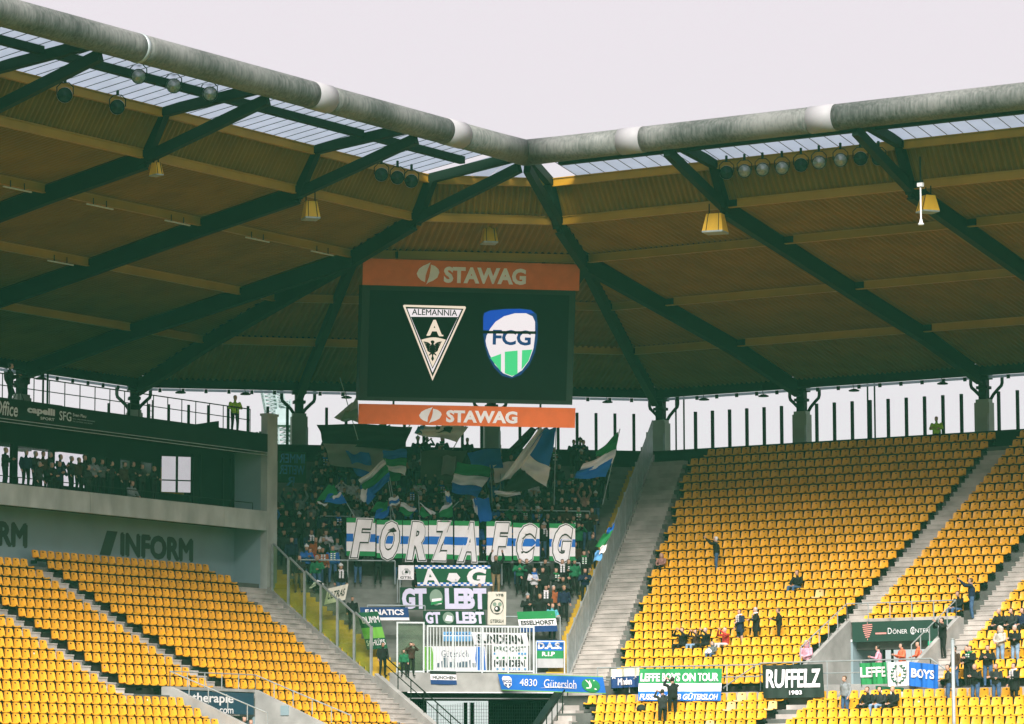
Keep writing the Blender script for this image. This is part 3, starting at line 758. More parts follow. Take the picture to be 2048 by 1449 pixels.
# front platform, parapet and passage
CF = 160.0
zp = 5.42
sl, sr = 29.5, 37.6
one('front_parapet', CONC, lambda m: m.obox(sc(sl-.2, CF-.25, 4.58), ES*(sr-sl+.2), EC*.25, EZ*(zp-4.58)), corner)
one('platform', CONC, lambda m: m.obox(sc(sl-.2, CF, 4.75), ES*(sr-sl+.2), EC*1.0, EZ*(zp-4.75-.02)), corner)
one('lintel_trim', WHITE, lambda m: (m.obox(sc(sl+.6, CF-.28, 4.53), ES*(sr-sl-.6), EC*.05, EZ*.045), m.obox(sc(sl+.7, CF+.1, 4.28), ES*(sr-sl-.9), EC*.06, EZ*.05)), corner)
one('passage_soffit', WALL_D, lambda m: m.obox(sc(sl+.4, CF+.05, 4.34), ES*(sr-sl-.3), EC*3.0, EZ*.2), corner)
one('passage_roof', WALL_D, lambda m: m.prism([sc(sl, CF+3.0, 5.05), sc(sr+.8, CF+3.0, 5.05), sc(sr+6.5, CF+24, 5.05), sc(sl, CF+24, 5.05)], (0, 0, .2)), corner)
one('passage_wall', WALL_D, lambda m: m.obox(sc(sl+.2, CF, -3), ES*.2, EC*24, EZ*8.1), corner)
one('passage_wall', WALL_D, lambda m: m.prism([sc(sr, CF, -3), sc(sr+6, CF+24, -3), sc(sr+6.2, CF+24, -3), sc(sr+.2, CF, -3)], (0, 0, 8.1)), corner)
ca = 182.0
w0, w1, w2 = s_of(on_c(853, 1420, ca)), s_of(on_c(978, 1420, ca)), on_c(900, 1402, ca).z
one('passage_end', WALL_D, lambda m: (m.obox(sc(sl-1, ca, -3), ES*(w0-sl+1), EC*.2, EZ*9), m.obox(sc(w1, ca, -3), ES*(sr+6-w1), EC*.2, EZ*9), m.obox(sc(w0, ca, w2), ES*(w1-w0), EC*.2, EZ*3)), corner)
one('gate_frame', STEEL_D, lambda m: [m.obox(sc(s_of(on_c(p, 1420, 181.5)), 181.5, -3), ES*.18, EC*.1, EZ*(w2+2.9)) for p in (928, 941)], corner)
def net(m):
    c = 172.0; a, b = s_of(on_c(815, 1420, c)), s_of(on_c(1100, 1420, c)); zt_ = on_c(900, 1404, c).z
    n = 60
    for k in range(n+1):
        s = a+(b-a)*k/n; m.bar(sc(s, c, -2), sc(s, c, zt_-.15*math.sin(k*.11)**2), .012, .012, up=(1, 0, 0))
    for k in range(26): m.bar(sc(a, c, zt_-.2-k*.16), sc(b, c, zt_-.2-k*.16), .012, .012)
nn = one('ball_net', mat('net_cord', (.55, .57, .55), .9, .05, 2), net, None, base=sc(33, 172, 0)); tag(nn, 'fine mesh ball net hanging across the dark passage', 'net')
# flank walls running down beside the passage, with handrails
def flank(m, a, b, za, zb, th): m.prism([a+EZ*za, b+EZ*zb, b+EZ*-2.5, a+EZ*-2.5], th)
la, lb = Vector((-92.75, 133.25, 0)), Vector((-86.2, 130.4, 0))
one('flank_wall', CONC, lambda m: (flank(m, la, lb, 5.38, 1.95, Vector((.12, .22, 0)))), corner)
handrail([la+Vector((.5, .1, 6.1)), lb+Vector((0, .1, 2.9))], .95, 'flank_rail', 1.3, .03, corner, (.35,), STEEL_D)
ra, rb = Vector((-86.75, 139.35, 0)), Vector((-83.2, 130.2, 0))
one('flank_wall', CONC, lambda m: flank(m, ra, rb, 4.55, 1.6, Vector((.35, .1, 0))), corner)
one('flank_beam', STEEL_D, lambda m: m.bar(ra+EZ*4.65+Vector((-.15, 0, 0)), rb+EZ*1.7+Vector((-.15, 0, 0)), .3, .28), corner)
handrail([ra+Vector((.5, 0, 5.15)), rb+Vector((.5, 0, 2.5))], .9, 'flank_rail', 1.3, .03, corner, (), STEEL_D)
one('flank_step', CONC_L, lambda m: [m.box(*(ra+(rb-ra)*(k+.5)/12+Vector((.35, -.35, 4.2-2.95*(k+.5)/12-.25))), *(ra+(rb-ra)*(k+.5)/12+Vector((1.3, .35, 4.2-2.95*(k+.5)/12+.12)))) for k in range(12)], corner)
# front gate and railing of the platform
gate = empty('platform_railing', sc(29.7, CF-.1, zp), 'white barred railing with a glazed gate along the front of the visitors terrace', 'railing')
cg = CF-.12
def S(px, py=1300): return s_of(on_c(px, py, cg))
s0, s1, s2, s3 = S(793), S(846), S(855), S(1066)
ztop = 7.52
WST = mat('white_steel', (.62, .66, .67), .4, .06, 3, metal=.2)
one('gate_frame', WST, lambda m: (m.obox(sc(s0, cg, zp), ES*.07, EC*.06, EZ*2.25), m.obox(sc(s1, cg, zp), ES*.07, EC*.06, EZ*2.25), m.obox(sc(s0+.07, cg, zp+2.18), ES*(s1-s0-.07), EC*.06, EZ*.07), m.obox(sc(s0+.07, cg, zp+.02), ES*(s1-s0-.07), EC*.06, EZ*.07)), gate)
one('gate_glass', GLASS, lambda m: m.obox(sc(s0+.08, cg+.02, zp+.1), ES*(s1-s0-.09), EC*.015, EZ*2.07), gate)
one('frame', WST, lambda m: (m.obox(sc(s2, cg, ztop-.07), ES*(s3-s2), EC*.06, EZ*.08), m.obox(sc(s2, cg, zp+.06), ES*(s3-s2), EC*.06, EZ*.06), m.obox(sc(s2-.03, cg-.005, zp), ES*.07, EC*.07, EZ*(ztop-zp)), m.obox(sc(s3, cg-.005, zp), ES*.07, EC*.07, EZ*(ztop-zp+.02))), gate)
barm = MB(); barm.box(-.018, -.018, 0, .018, .018, ztop-zp-.2); bar_mesh = barm.mesh('bar', Vector((0, 0, 0)), False, (WST,))
nb = 34
for k in range(1, nb): inst('bar', bar_mesh, gate, sc(s2+(s3-s2)*k/nb, cg+.03, zp+.11), r45)
for px in (905, 963, 1015):
    one('post', WST, lambda m: m.obox(sc(S(px), cg-.01, zp), ES*.06, EC*.07, EZ*(ztop-zp)), gate)
one('side_panel', WST, lambda m: (m.obox(sc(S(1068)+.08, cg, zp), ES*.05, EC*.05, EZ*1.45), m.obox(sc(S(1128), cg, zp), ES*.05, EC*.05, EZ*1.45), m.obox(sc(S(1068)+.08, cg, zp+1.4), ES*(S(1128)-S(1068)-.08), EC*.05, EZ*.05)), gate)
# crowd-control rails on the terrace
def crush(px0, px1, i, zoff=1.1, label=None):
    c = CB(i)-.38; z = zr(i)-SH
    a, b = s_of(on_c(px0, 1150, c)), s_of(on_c(px1, 1150, c))
    return handrail([sc(a, c, z+zoff), sc(b, c, z+zoff)], zoff, 'crush_barrier', 1.9, .035, corner, (), STEEL_G)
crush(600, 790, 15); crush(925, 1160, 15); crush(795, 800, 17); crush(1005, 1120, 21, 1.05); crush(735, 850, 20); crush(640, 780, 10); crush(980, 1180, 9)
# seats: the 300 that show largest are things, the rest one mass
def seat_px(p): d = (p-Vector((0, 0, 0))); return d.dot(FW)
def visible(p):
    dz = p.dot(FW); x = 1024+F_PX*p.dot(RT)/dz; y = 724.5-F_PX*p.dot(UP)/dz
    return -1500 < x < 4200 and y < 1900, x, y
vis = [(s, visible(s[0])) for s in SEATS]; vis = [(s, v) for s, v in vis if v[0]]
vis.sort(key=lambda t: seat_px(t[0][0]) * (1.0 if t[0][2] == 'R' else 1.03))
def on_screen(v): return 0 <= v[1] <= 2048 and v[2] < 1449
front = [t for t in vis if on_screen(t[1])][:300]; fid = {id(t[0]) for t in front}
OLD_PX = [(1632, 1190), (1370, 1412), (1450, 1414), (1480, 1410), (1535, 1412), (1410, 1449)]
rs = random.Random(3)
def seat_old(v): return any(abs(v[1]-a) < 9 and abs(v[2]-b) < 9 for a, b in OLD_PX)
TAKEN = []                                                 # filled by people that stand where a folded seat would be
big = MB()
stk = MB(); stk.add([(-.035, .392, .165), (.045, .392, .175), (.04, .404, .235), (-.04, .402, .228)], [(0, 1, 2, 3)]); STK = [stk.mesh('sticker', Vector((0, 0, 0)), False, (m_,)) for m_ in (WHITE, mat('sticker_dark', (.05, .07, .07), .6, .3, 20), mat('sticker_pink', (.6, .3, .28), .6, .3, 20))]
for s, v in vis:
    old = seat_old(v) and s[2] == 'R'
    rz = s[1]+rs.uniform(-.02, .02); p = s[0]
    if id(s) in fid:
        me = seatO_me if old else (seatR_me if s[2] == 'R' else seatL_me)
        o = inst('stadium_seat', me, None, p, rz)
        if old: lb_ = 'bleached pale yellow plastic stadium seat among brighter ones'
        elif s[2] == 'R': lb_ = 'yellow plastic seat in the lower rows below the banner rail' if p.z < 4.2 else ('yellow plastic seat beyond the stairs, beside the snack sign' if p.x > -73.9 else 'yellow plastic seat above the banner rail near the fence stairs')
        else: lb_ = 'yellow plastic seat between therapy entrance and glass fence stairs' if p.y > 121.0 else ('yellow plastic seat in the narrow block above the therapy sign' if p.y > 113.9 and p.z > 4.3 else 'yellow plastic seat in the wide block beside the therapy entrance')
        st_ = rs.random() < .09
        tag(o, lb_+(', sticker on its back' if st_ else ''), 'seat', 'yellow stadium seats' if not old else 'bleached stadium seats')
        if st_:
            k_ = inst('sticker', rs.choice(STK), None, (rs.uniform(-.06, .06), 0, rs.uniform(-.03, .03))); k_.parent = o
    else:
        src = seatR if s[2] == 'R' else seatL; c_, s_ = math.cos(rz), math.sin(rz); b = len(big.v)
        big.v += [Vector((q.x*c_-q.y*s_+p.x, q.x*s_+q.y*c_+p.y, q.z+p.z)) for q in src.v]
        for f, mi in zip(src.f, src.m): big.f.append(tuple(b+k for k in f)); big.m.append(2 if (old and mi == 0) else mi)
o = big.build('distant_seats', (SEAT_Y, HOLE, SEAT_OLD), None, True); tag(o, 'remaining rows of yellow plastic seats higher up both stands', 'seats', kind='stuff')
# ================================================================== lettering and cloth helpers
_txt = {}
def text2d(s, bold=0.0, space=1.0, shear=0.0):
    key = (s, bold, space, shear)
    if key in _txt: return _txt[key]
    cu = bpy.data.curves.new('tmp_text', 'FONT'); cu.body = s; cu.size = 1.0; cu.offset = bold; cu.space_character = space; cu.shear = shear
    cu.resolution_u = 3; cu.fill_mode = 'BOTH' if hasattr(cu, 'fill_mode') else cu.fill_mode
    ob = bpy.data.objects.new('tmp_text', cu); COL.objects.link(ob)
    dg = bpy.context.evaluated_depsgraph_get(); dg.update(); me = bpy.data.meshes.new_from_object(ob.evaluated_get(dg))
    vs = [(v.co.x, v.co.y) for v in me.vertices]; fs = [tuple(p.vertices) for p in me.polygons]
    bpy.data.objects.remove(ob); bpy.data.curves.remove(cu); bpy.data.meshes.remove(me)
    x0, x1 = min(v[0] for v in vs), max(v[0] for v in vs); y0, y1 = min(v[1] for v in vs), max(v[1] for v in vs)
    vs = [((x-x0)/(x1-x0), (y-y0)/(y1-y0)) for x, y in vs]
    _txt[key] = (vs, fs, x1-x0, y1-y0); return _txt[key]
def colr(name, c, rough=.75): return mat('dye_'+name, c, rough, .06, 2.0)
K_WHITE = colr('white', (.82, .78, .81)); K_BLACK = colr('black', (.012, .022, .017)); K_GREEN = colr('green', (.02, .23, .07))
K_DGREEN = colr('dark_green', (.010, .09, .04)); K_BGREEN = colr('bottle_green', (.006, .045, .022)); K_BLUE = colr('blue', (.015, .14, .52)); K_NAVY = colr('navy', (.012, .045, .16))
K_LBLUE = colr('light_blue', (.12, .34, .62)); K_ORANGE = colr('orange', (.70, .14, .04)); K_GREY = colr('grey', (.42, .42, .43)); K_PALE = colr('pale_cream', (.66, .68, .55))
K_LAV = colr('pale_lavender', (.58, .55, .72)); K_BEIGE = colr('beige', (.62, .58, .50)); K_LIME = colr('lime', (.16, .42, .06)); K_SAGE = colr('sage', (.20, .28, .22))
class Plane:
    # a surface with origin o (lower left), width vector u and height vector v (both full length); fn(a,b) gives the ripple along the normal
    def __init__(s, o, u, v, n, rip=None):
        s.o, s.u, s.v, s.n = Vector(o), Vector(u), Vector(v), Vector(n).normalized(); s.rip = rip
    def at(s, a, b, h=0.0):
        r = s.rip(a, b) if s.rip else 0.0
        return s.o + s.u*a + s.v*b + s.n*(h+r)
    def text(s, string, a0, b0, a1, b1, mt, parent, h=.02, bold=.012, shear=0.0, space=1.0, name='lettering'):
        m = MB()
        if 'M' in string and bold > .004:                     # heavy strokes from slightly shifted layers
            vs, fs, w_, h_ = text2d(string, 0.0, space, shear); dx, dy = bold*1.1/w_, bold*.9/h_
            for k, (ox, oy) in enumerate(((-1, 0), (1, 0), (0, -1), (0, 1), (-.7, .7), (.7, -.7), (0, 0))):
                m.add([s.at(a0+(a1-a0)*(dx*(1+ox)+x*(1-2*dx)), b0+(b1-b0)*(dy*(1+oy)+y*(1-2*dy)), h+.0012*k) for x, y in vs], fs)
        else:
            vs, fs = text2d(string, bold, space, shear)[:2]
            m.add([s.at(a0+(a1-a0)*x, b0+(b1-b0)*y, h) for x, y in vs], fs)
        return m.build(name, mt, parent)
    def poly(s, pts, mt, parent, h=.02, name='emblem_shape', smooth=False):
        m = MB(); m.add([s.at(a, b, h) for a, b in pts], [tuple(range(len(pts)))]); return m.build(name, mt, parent)
    def rect(s, a0, b0, a1, b1, mt, parent, h=.02, name='stripe', nu=1, nv=1):
        m = MB(); m.grid(lambda x, y: s.at(a0+(a1-a0)*x, b0+(b1-b0)*y, h), nu, nv); return m.build(name, mt, parent)
def wave(amp, fx, ph, fy=1.0, sag=0.0):
    return lambda a, b: amp*math.sin(a*fx+ph+b*fy) + amp*.5*math.sin(a*fx*2.3+ph*1.7) 
def plane_px(quad, axis, val, out_n, rip=None):
    # quad: px of lower left, lower right, upper left on a vertical plane of the place
    f = {'x': on_x, 'y': on_y, 'c': on_c}[axis]
    a, b, c = [f(p[0], p[1], val) for p in quad]
    return Plane(a, b-a, c-a, out_n, rip)
NC = Vector((1/R2, -1/R2, 0)); NY = Vector((0, -1, 0)); NX = Vector((1, 0, 0))   # fronts facing the pitch
def banner(name, pl, mt, parent=None, label=None, cat='banner', group=None, nu=24, nv=8, stripes=None):
    # cloth: front and back sheet; stripes = list of (b0, b1, material) from the bottom up
    m = MB(); mats = [mt] + [s[2] for s in (stripes or [])]
    def mi(a, b):
        for k, s in enumerate(stripes or []):
            if s[0] <= b < s[1]: return k+1
        return 0
    nvv = nv if not stripes else 24
    m.grid(lambda a, b: pl.at(a, b, 0), nu, nvv, mfn=mi); m.grid(lambda a, b: pl.at(1-a, b, -.012), nu, nvv, mfn=lambda a, b: mi(1-a, b))
    o = m.build(name, mats, parent, True, base=(None if parent else pl.at(0, 0)))
    if label: tag(o, label, cat, group)
    return o

# ================================================================== video scoreboard
c_top, c_bot = 161.2, 162.35
zT, zB = None, None
TL, TR = on_c(727, 517, c_top), on_c(1160, 530, c_top)
BL0 = on_c(717, 848, c_bot)
board = empty('video_scoreboard', sc(s_of((TL+TR)/2), 161.8, 17.0), 'huge video scoreboard with orange sponsor boards above and below, hung under the roof', 'scoreboard')
su = (TR-TL); W = su.length; eu = su/W; eu.z = 0; eu.normalize()
down = (BL0-TL); down = down - eu*down.dot(eu); H = down.length; dv = -down/H       # dv points up the leaning face
nb_ = eu.cross(dv).normalized()
if nb_.dot(Vector((1, -1, 0))) < 0: nb_ = -nb_
bp = Plane(BL0 - eu*0, eu*W, dv*H, nb_)
k_top = (570-517)/331; b_top0 = 1-k_top                                       # lower edge of the top board
b_bot1 = (848-808)/331
SCREEN = emit('led_screen', (.0015, .004, .003), .2)
LED_W = emit('led_white', (.80, .72, .74), .52); LED_CREAM = emit('led_cream', (.80, .66, .52), .5); LED_BLUE = emit('led_blue', (.008, .06, .40), .5)
LED_NAVY = emit('led_navy', (.010, .045, .17), .42); LED_GREEN = emit('led_green', (.07, .60, .22), .5); LED_BLK = emit('led_black', (.0015, .004, .003), .2)
def slab(a0, b0, a1, b1, t0, t1, mt, name, parent=board):
    return one(name, mt, lambda m: m.obox(bp.at(a0, b0, t0), bp.u*(a1-a0), bp.v*(b1-b0), bp.n*(t1-t0)), parent)
slab(.0, b_bot1+.02, .985, b_top0-.003, -.9, -.03, STEEL_D, 'housing')
slab(0.0, b_bot1+.02, .985, b_top0-.003, -.028, .0, K_BLACK, 'bezel')
scr = slab(.035, b_bot1+.045, .955, b_top0-.03, .0, .02, SCREEN, 'screen')
tb = slab(.0, b_top0, 1.0, 1.0, -.12, .03, K_ORANGE, 'sponsor_board'); bb = slab(.0, 0, 1.0, b_bot1, -.12, .03, K_ORANGE, 'sponsor_board')
for k in (0.16, .84):
    p = bp.at(k, 1.0, -.4); one('hanger', STEEL_D, lambda m: m.bar(p-EZ*.2, p+EZ*1.1, .12, .12, up=(1, 0, 0)), board)
    p = bp.at(k, .10, -.15); one('lower_bracket', STEEL_D, lambda m: m.bar(p, bp.at(k, b_bot1+.06, -.15), .08, .06, up=(1, 0, 0)), board)
def leaf(cx, cy, sx, sy, par, mt, h):
    # two-part flame emblem
    def arc(pts): return [(cx+sx*x, cy+sy*y) for x, y in pts]
    L = [(-.5, -.02), (-.40, .20), (-.22, .34), (0.0, .44), (.10, .5), (-.02, .18), (-.10, -.10), (-.12, -.40), (-.30, -.32), (-.44, -.18)]
    Rr = [(.5, .06), (.42, -.18), (.24, -.32), (.02, -.42), (-.06, -.5), (.05, -.16), (.10, .12), (.12, .40), (.30, .34), (.46, .20)]
    bp.poly(arc(L), mt, par, h); bp.poly(list(reversed(arc(Rr))), mt, par, h)
for par, b0, b1 in ((tb, b_top0, 1.0), (bb, 0.0, b_bot1)):
    hh = b1-b0; x0 = .245 if par is tb else .275; x1 = .75 if par is tb else .73
    leaf(x0+.052, b0+hh*.5, .104, hh*.84, par, K_WHITE, .045)
    bp.text('STAWAG', x0+.125, b0+hh*.16, x1, b0+hh*.78, K_WHITE, par, .045, .045)
# crests on the screen: local px -> board coordinates
def bpx(px, py):
    # photograph position on the board face, expressed on the leaning plane
    d = ray(px, py); o = bp.o+bp.n*.03; t = o.dot(bp.n)/d.dot(bp.n); p = d*t-o
    return p.dot(eu)/W, p.dot(dv)/H
def P_(pts): return [bpx(*p) for p in pts]
def spoly(pts, mt, h, name='emblem_shape'): return bp.poly(P_(pts), mt, scr, h, name)
spoly([(806, 612), (865, 762), (932, 616), (930, 613), (808, 610)], LED_CREAM, .032); spoly([(811, 614), (865, 754), (927, 618)], LED_BLK, .036)
spoly([(814.5, 617.5), (865, 746), (923, 620)], LED_W, .040)
spoly([(821.5, 634), (865, 738), (916, 634.5)], LED_BLK, .044)
a0, b0 = bpx(823.5, 630); a1, b1 = bpx(914.5, 620.5); bp.text('ALEMANNIA', a0, b0, a1, b1, LED_BLK, scr, .046, .012)
a0, b0 = bpx(853, 671); a1, b1 = bpx(885, 640.5); bp.text('A', a0, b0, a1, b1, LED_CREAM, scr, .048, .04)
spoly([(853, 672), (859, 672), (859, 669.5), (853, 669.5)], LED_CREAM, .048); spoly([(878, 673), (886.5, 673), (886.5, 670), (878, 670)], LED_CREAM, .048)
arc_ = [(842.5+51*k/10*.96, 680-4.8*math.sin(math.pi*k/10)) for k in range(11)]
spoly(arc_ + [(865, 735), ], LED_CREAM, .048)
def eagle():
    body = [(865, 681), (868, 682), (869, 685), (867, 688), (870, 693), (871, 700), (868, 707), (866, 712), (868, 718), (865, 723), (862, 718), (864, 712), (862, 707), (859, 700), (860, 693), (863, 688), (861, 684), (862, 682)]
    spoly(body, LED_BLK, .052)
    for sgn in (-1, 1):
        for k in range(5):
            y0 = 686+k*3.6; x1 = 865+sgn*(18-1.7*k)
            spoly([(865+sgn*4, y0+3), (865+sgn*9, y0-1), (x1, y0-3.0), (x1, y0-.6), (865+sgn*10, y0+2.4), (865+sgn*4, y0+6)][::sgn], LED_BLK, .052)
        spoly([(865+sgn*2, 704), (865+sgn*7, 709), (865+sgn*8, 712), (865+sgn*5, 711), (865+sgn*2, 708)][::sgn], LED_BLK, .052)
eagle()
shield = [(966, 634), (968, 626), (980, 621), (1010, 618), (1040, 617.5), (1062, 620), (1073, 629), (1075.5, 650), (1075, 680), (1070, 705), (1058, 732), (1042, 750), (1023, 757.5), (1004, 752), (988, 736), (976, 714), (969, 690), (966, 665)]
spoly([p for p in shield], LED_NAVY, .034)
spoly([(966.5, 660), (967, 634), (969, 627), (980, 622), (1010, 619), (1040, 618.5), (1062, 621), (1069, 627), (1040, 628), (1010, 636), (990, 650), (978, 661)], LED_BLUE, .038)
def ell(cx, cy, rx, ry, a0, a1, n): return [(cx+rx*math.cos(math.radians(a0+(a1-a0)*k/n)), cy-ry*math.sin(math.radians(a0+(a1-a0)*k/n))) for k in range(n+1)]
spoly([(971, 682), (973, 672), (980, 658), (991, 644), (1008, 633), (1030, 627), (1052, 627), (1065, 633), (1070, 644), (1070, 672), (1067, 697), (1058, 722), (1044, 741), (1024, 754), (1006, 747), (990, 730), (979, 710), (973, 693)], LED_W, .042)
for q in ([(980, 716), (1002, 708), (1002, 744), (992, 731)], [(1009.5, 704), (1035, 701.5), (1035, 748), (1024, 752.5), (1009.5, 747)], [(1044, 701), (1064.5, 699.5), (1057, 722), (1043, 740)]): spoly(q, LED_GREEN, .046)
a0, b0 = bpx(985, 690); a1, b1 = bpx(1062, 661.5); bp.text('FCG', a0, b0, a1, b1, LED_NAVY, scr, .050, .03)
spoly([(966, 662), (966, 667.5), (1072, 668.5), (1072, 663)], LED_BLK, .054)

# ================================================================== writing painted or mounted on the buildings
pw = Plane((XB+.004, 0, 0), (0, 1, 0), (0, 0, 1), NX)
INK = mat('wall_lettering', (.035, .06, .05), .7, .08, 2)
inform = pw.text('INFORM', 127.75, 10.62, 133.05, 11.72, INK, stand_l, .004, .05)
pw.poly([(126.3, 10.62), (127.05, 10.62), (127.55, 11.72), (126.8, 11.72)], INK, stand_l, .004, 'wall_mark')
pw.text('INFORM', 116.1, 10.62, 121.4, 11.72, INK, stand_l, .004, .05)
pf = Plane((XF+.034, 0, 0), (0, 1, 0), (0, 0, 1), NX)
FAW = mat('fascia_lettering', (.50, .52, .52), .6, .05, 2); FAG = mat('fascia_grey_lettering', (.22, .25, .25), .6, .05, 2)
def fy(px, py): p = on_x(px, py, XF+.04); return p.y, p.z
a, b = fy(-32, 826); c, d = fy(36, 807); pf.text('onOffice', a, b, c, d+.02, FAW, fas, .004, .015, .15)
a, b = fy(-5, 822); c, d = fy(12, 820); pf.text('SOFTWARE', a, 16.06, c, 16.12, FAG, fas, .004)
a, b = fy(48, 832); c, d = fy(97, 817); pf.text('capelli', 119.03, 16.12, 120.86, 16.50, FAW, fas, .004, .05)
pf.text('SPORT', 119.9, 15.98, 120.83, 16.10, FAW, fas, .004, .02)
pf.text('SFG', 121.15, 16.06, 121.95, 16.46, FAW, fas, .004); pf.text('Sven Fleu', 122.05, 16.30, 122.95, 16.44, FAW, fas, .004)
pf.text('BAU- UND MÖBELTISCHLEREI', 122.05, 16.17, 123.55, 16.23, FAG, fas, .004); pf.text('FÜR GEWERBE UND PRIVAT', 122.05, 16.06, 123.4, 16.12, FAG, fas, .004)
# snack sign
sgn = one('snack_sign', mat('sign_dark_green', (.022, .055, .042), .4, .06, 1), lambda m: m.box(VX0+.02, YV-.02, 6.60, VX1-.02, YV+.05, 7.47), None, base=((VX0+VX1)/2, YV, 6.6)); tag(sgn, 'dark sign board with pink spit drawing and white kebab lettering over the entrance', 'sign')
ps = Plane((VX0+.02, YV-.024, 6.60), (VX1-VX0-.04, 0, 0), (0, 0, .87), NY)
PINK = mat('sign_pink', (.68, .28, .25), .5, .04, 2); LIT = mat('sign_white', (.74, .73, .73), .5, .04, 2)
ps.text('D', .36, .36, .40, .66, LIT, sgn, .006, .0); ps.text('ÖNER', .408, .36, .555, .62, LIT, sgn, .006, .0); ps.text('C', .585, .30, .625, .68, LIT, sgn, .006, .01); ps.text('ENTER', .605, .38, .77, .58, LIT, sgn, .006, .0)
ps.rect(.235, .36, .345, .44, PINK, sgn, .006)
for k, (b, w) in enumerate(((.80, .095), (.70, .10), (.60, .092), (.50, .085), (.40, .07), (.30, .055), (.20, .04))):
    cxx = .155; ps.poly([(cxx-w/2, b), (cxx+w/2, b+.035), (cxx+w/2, b+.085), (cxx-w/2, b+.05)], PINK, sgn, .006)
ps.rect(.152, .08, .158, .16, PINK, sgn, .006); ps.rect(.152, .90, .158, .97, PINK, sgn, .006)
# therapy sign
tsg = one('therapy_sign', mat('sign_navy', (.012, .05, .085), .4, .06, 1), lambda m: m.box(XV-.05, VY0+.05, 3.34, XV+.02, VY1-.05, 4.22), None, base=(XV, 119.2, 3.34)); tag(tsg, 'dark blue sign board with white therapy lettering over the main stand entrance', 'sign')
pt_ = Plane((XV+.024, VY0+.05, 3.34), (0, VY1-VY0-.1, 0), (0, 0, .88), NX)
pt_.text('therapie', .20, .38, .73, .93, LIT, tsg, .006, .02); pt_.text('zentrum.com', .16, .02, .73, .30, LIT, tsg, .006, .01)
# ================================================================== rail along the front of the open stand and its banners
YB = YW-.10
rail = empty('front_rail', (-78, YB, floor_r(NR)), 'galvanised guard rail along the front wall of the open grandstand', 'railing')
xa_, xb_ = on_y(1190, 1335, YB).x, on_y(1520, 1330, YB).x
handrail([(-84.0, YB, 5.56), (xb_, YB, 5.54)], 1.1, 'rail_run', 1.5, .032, rail, (.5,))
handrail([(xb_-1.8, YB+.02, 4.6), (xb_-.25, YB+.02, 5.5)], .05, 'brace', 2, .03, rail)
handrail([(xb_, YB, 5.6), (VOM_R[1]+1.2, YB, 5.62)], 1.15, 'rail_run', 1.5, .032, rail, (.5,))
handrail([(VOM_R[1]+1.2, YB, 5.62), (VOM_R[1]+2.3, YB-.1, 4.9)], .9, 'rail_run', 1.2, .032, rail, ())
def Bpx(quad, axis, val, n, amp=.05, fx=13.0, ph=0.0): return plane_px(quad, axis, val, n, wave(amp, fx, ph))
YBN = YB-.07
def drape(q):
    a, b, c = on_y(*q[0], YW-.92), on_y(*q[1], YW-.92), on_y(*q[2], YBN)
    return Plane(a, b-a, c-a, NY, wave(.05, 13, q[0][0]))
# blue hand-lettered club banner tied across the corner
p0, p1, p2 = on_c(1004, 1381, 159.6), on_y(1213, 1388, YBN), on_c(997, 1347, 159.6)
pb4 = Plane(p0, p1-p0, p2-p0, NY, wave(.05, 8, .5))
b4 = banner('club_banner', pb4, K_BLUE, None, 'blue banner with white handwritten town name and a green round figure badge', 'banner', None, 30, 8, [(0, .05, K_LIME), (.95, 1.01, K_LIME)])
pb4.text('4830', .19, .30, .36, .72, K_WHITE, b4, .03, .0, .25); pb4.text('Gütersloh', .42, .24, .74, .74, K_WHITE, b4, .03, .0, .35)
pb4.poly([(.36, .20), (.56, .34), (.74, .22), (.56, .28)], K_WHITE, b4, .03)
def circ(pl, ca, cb, ra, rb, mt, par, h, n=24): pl.poly([(ca+ra*math.cos(2*math.pi*k/n), cb+rb*math.sin(2*math.pi*k/n)) for k in range(n)], mt, par, h)
circ(pb4, .875, .46, .085, .40, K_GREEN, b4, .03)
pb4.poly([(.862, .40), (.89, .40), (.893, .58), (.92, .76), (.912, .78), (.885, .62), (.866, .62), (.84, .78), (.832, .76), (.856, .58)], K_WHITE, b4, .036); circ(pb4, .876, .70, .010, .06, K_WHITE, b4, .036)
pb4.poly([(.86, .40), (.89, .40), (.925, .24), (.915, .20), (.878, .32), (.83, .34), (.825, .27), (.85, .27)], K_WHITE, b4, .036)
pb4.poly([(.035, .70), (.05, .84), (.11, .84), (.125, .70), (.115, .32), (.08, .14), (.045, .32)], K_WHITE, b4, .03); pb4.text('FCG', .045, .44, .118, .62, K_NAVY, b4, .036, .03)
pb4.poly([(.055, .30), (.072, .24), (.072, .38), (.05, .38)], K_NAVY, b4, .036); pb4.poly([(.088, .24), (.106, .30), (.11, .38), (.088, .38)], K_NAVY, b4, .036)
# town banner in two bands
pm = Bpx(((1222, 1377), (1279, 1374), (1222, 1339)), 'y', YBN, NY)
bm_ = banner('town_banner', pm, K_PALE, None, 'pale and blue banner with two white stars and gothic town lettering', 'banner', None, 36, 8, [(0, .58, K_NAVY)])
pm.text('Münden', .26, .13, .74, .50, K_WHITE, bm_, .045, .03)
def star(pl, ca, cb, ra, rb, mt, par): pl.poly([(ca+(ra if k % 2 == 0 else ra*.42)*math.sin(math.pi*k/5), cb+(rb if k % 2 == 0 else rb*.42)*math.cos(math.pi*k/5)) for k in range(10)][::-1], mt, par, .045)
star(pm, .13, .58, .085, .13, K_WHITE, bm_); star(pm, .87, .57, .085, .13, K_WHITE, bm_)
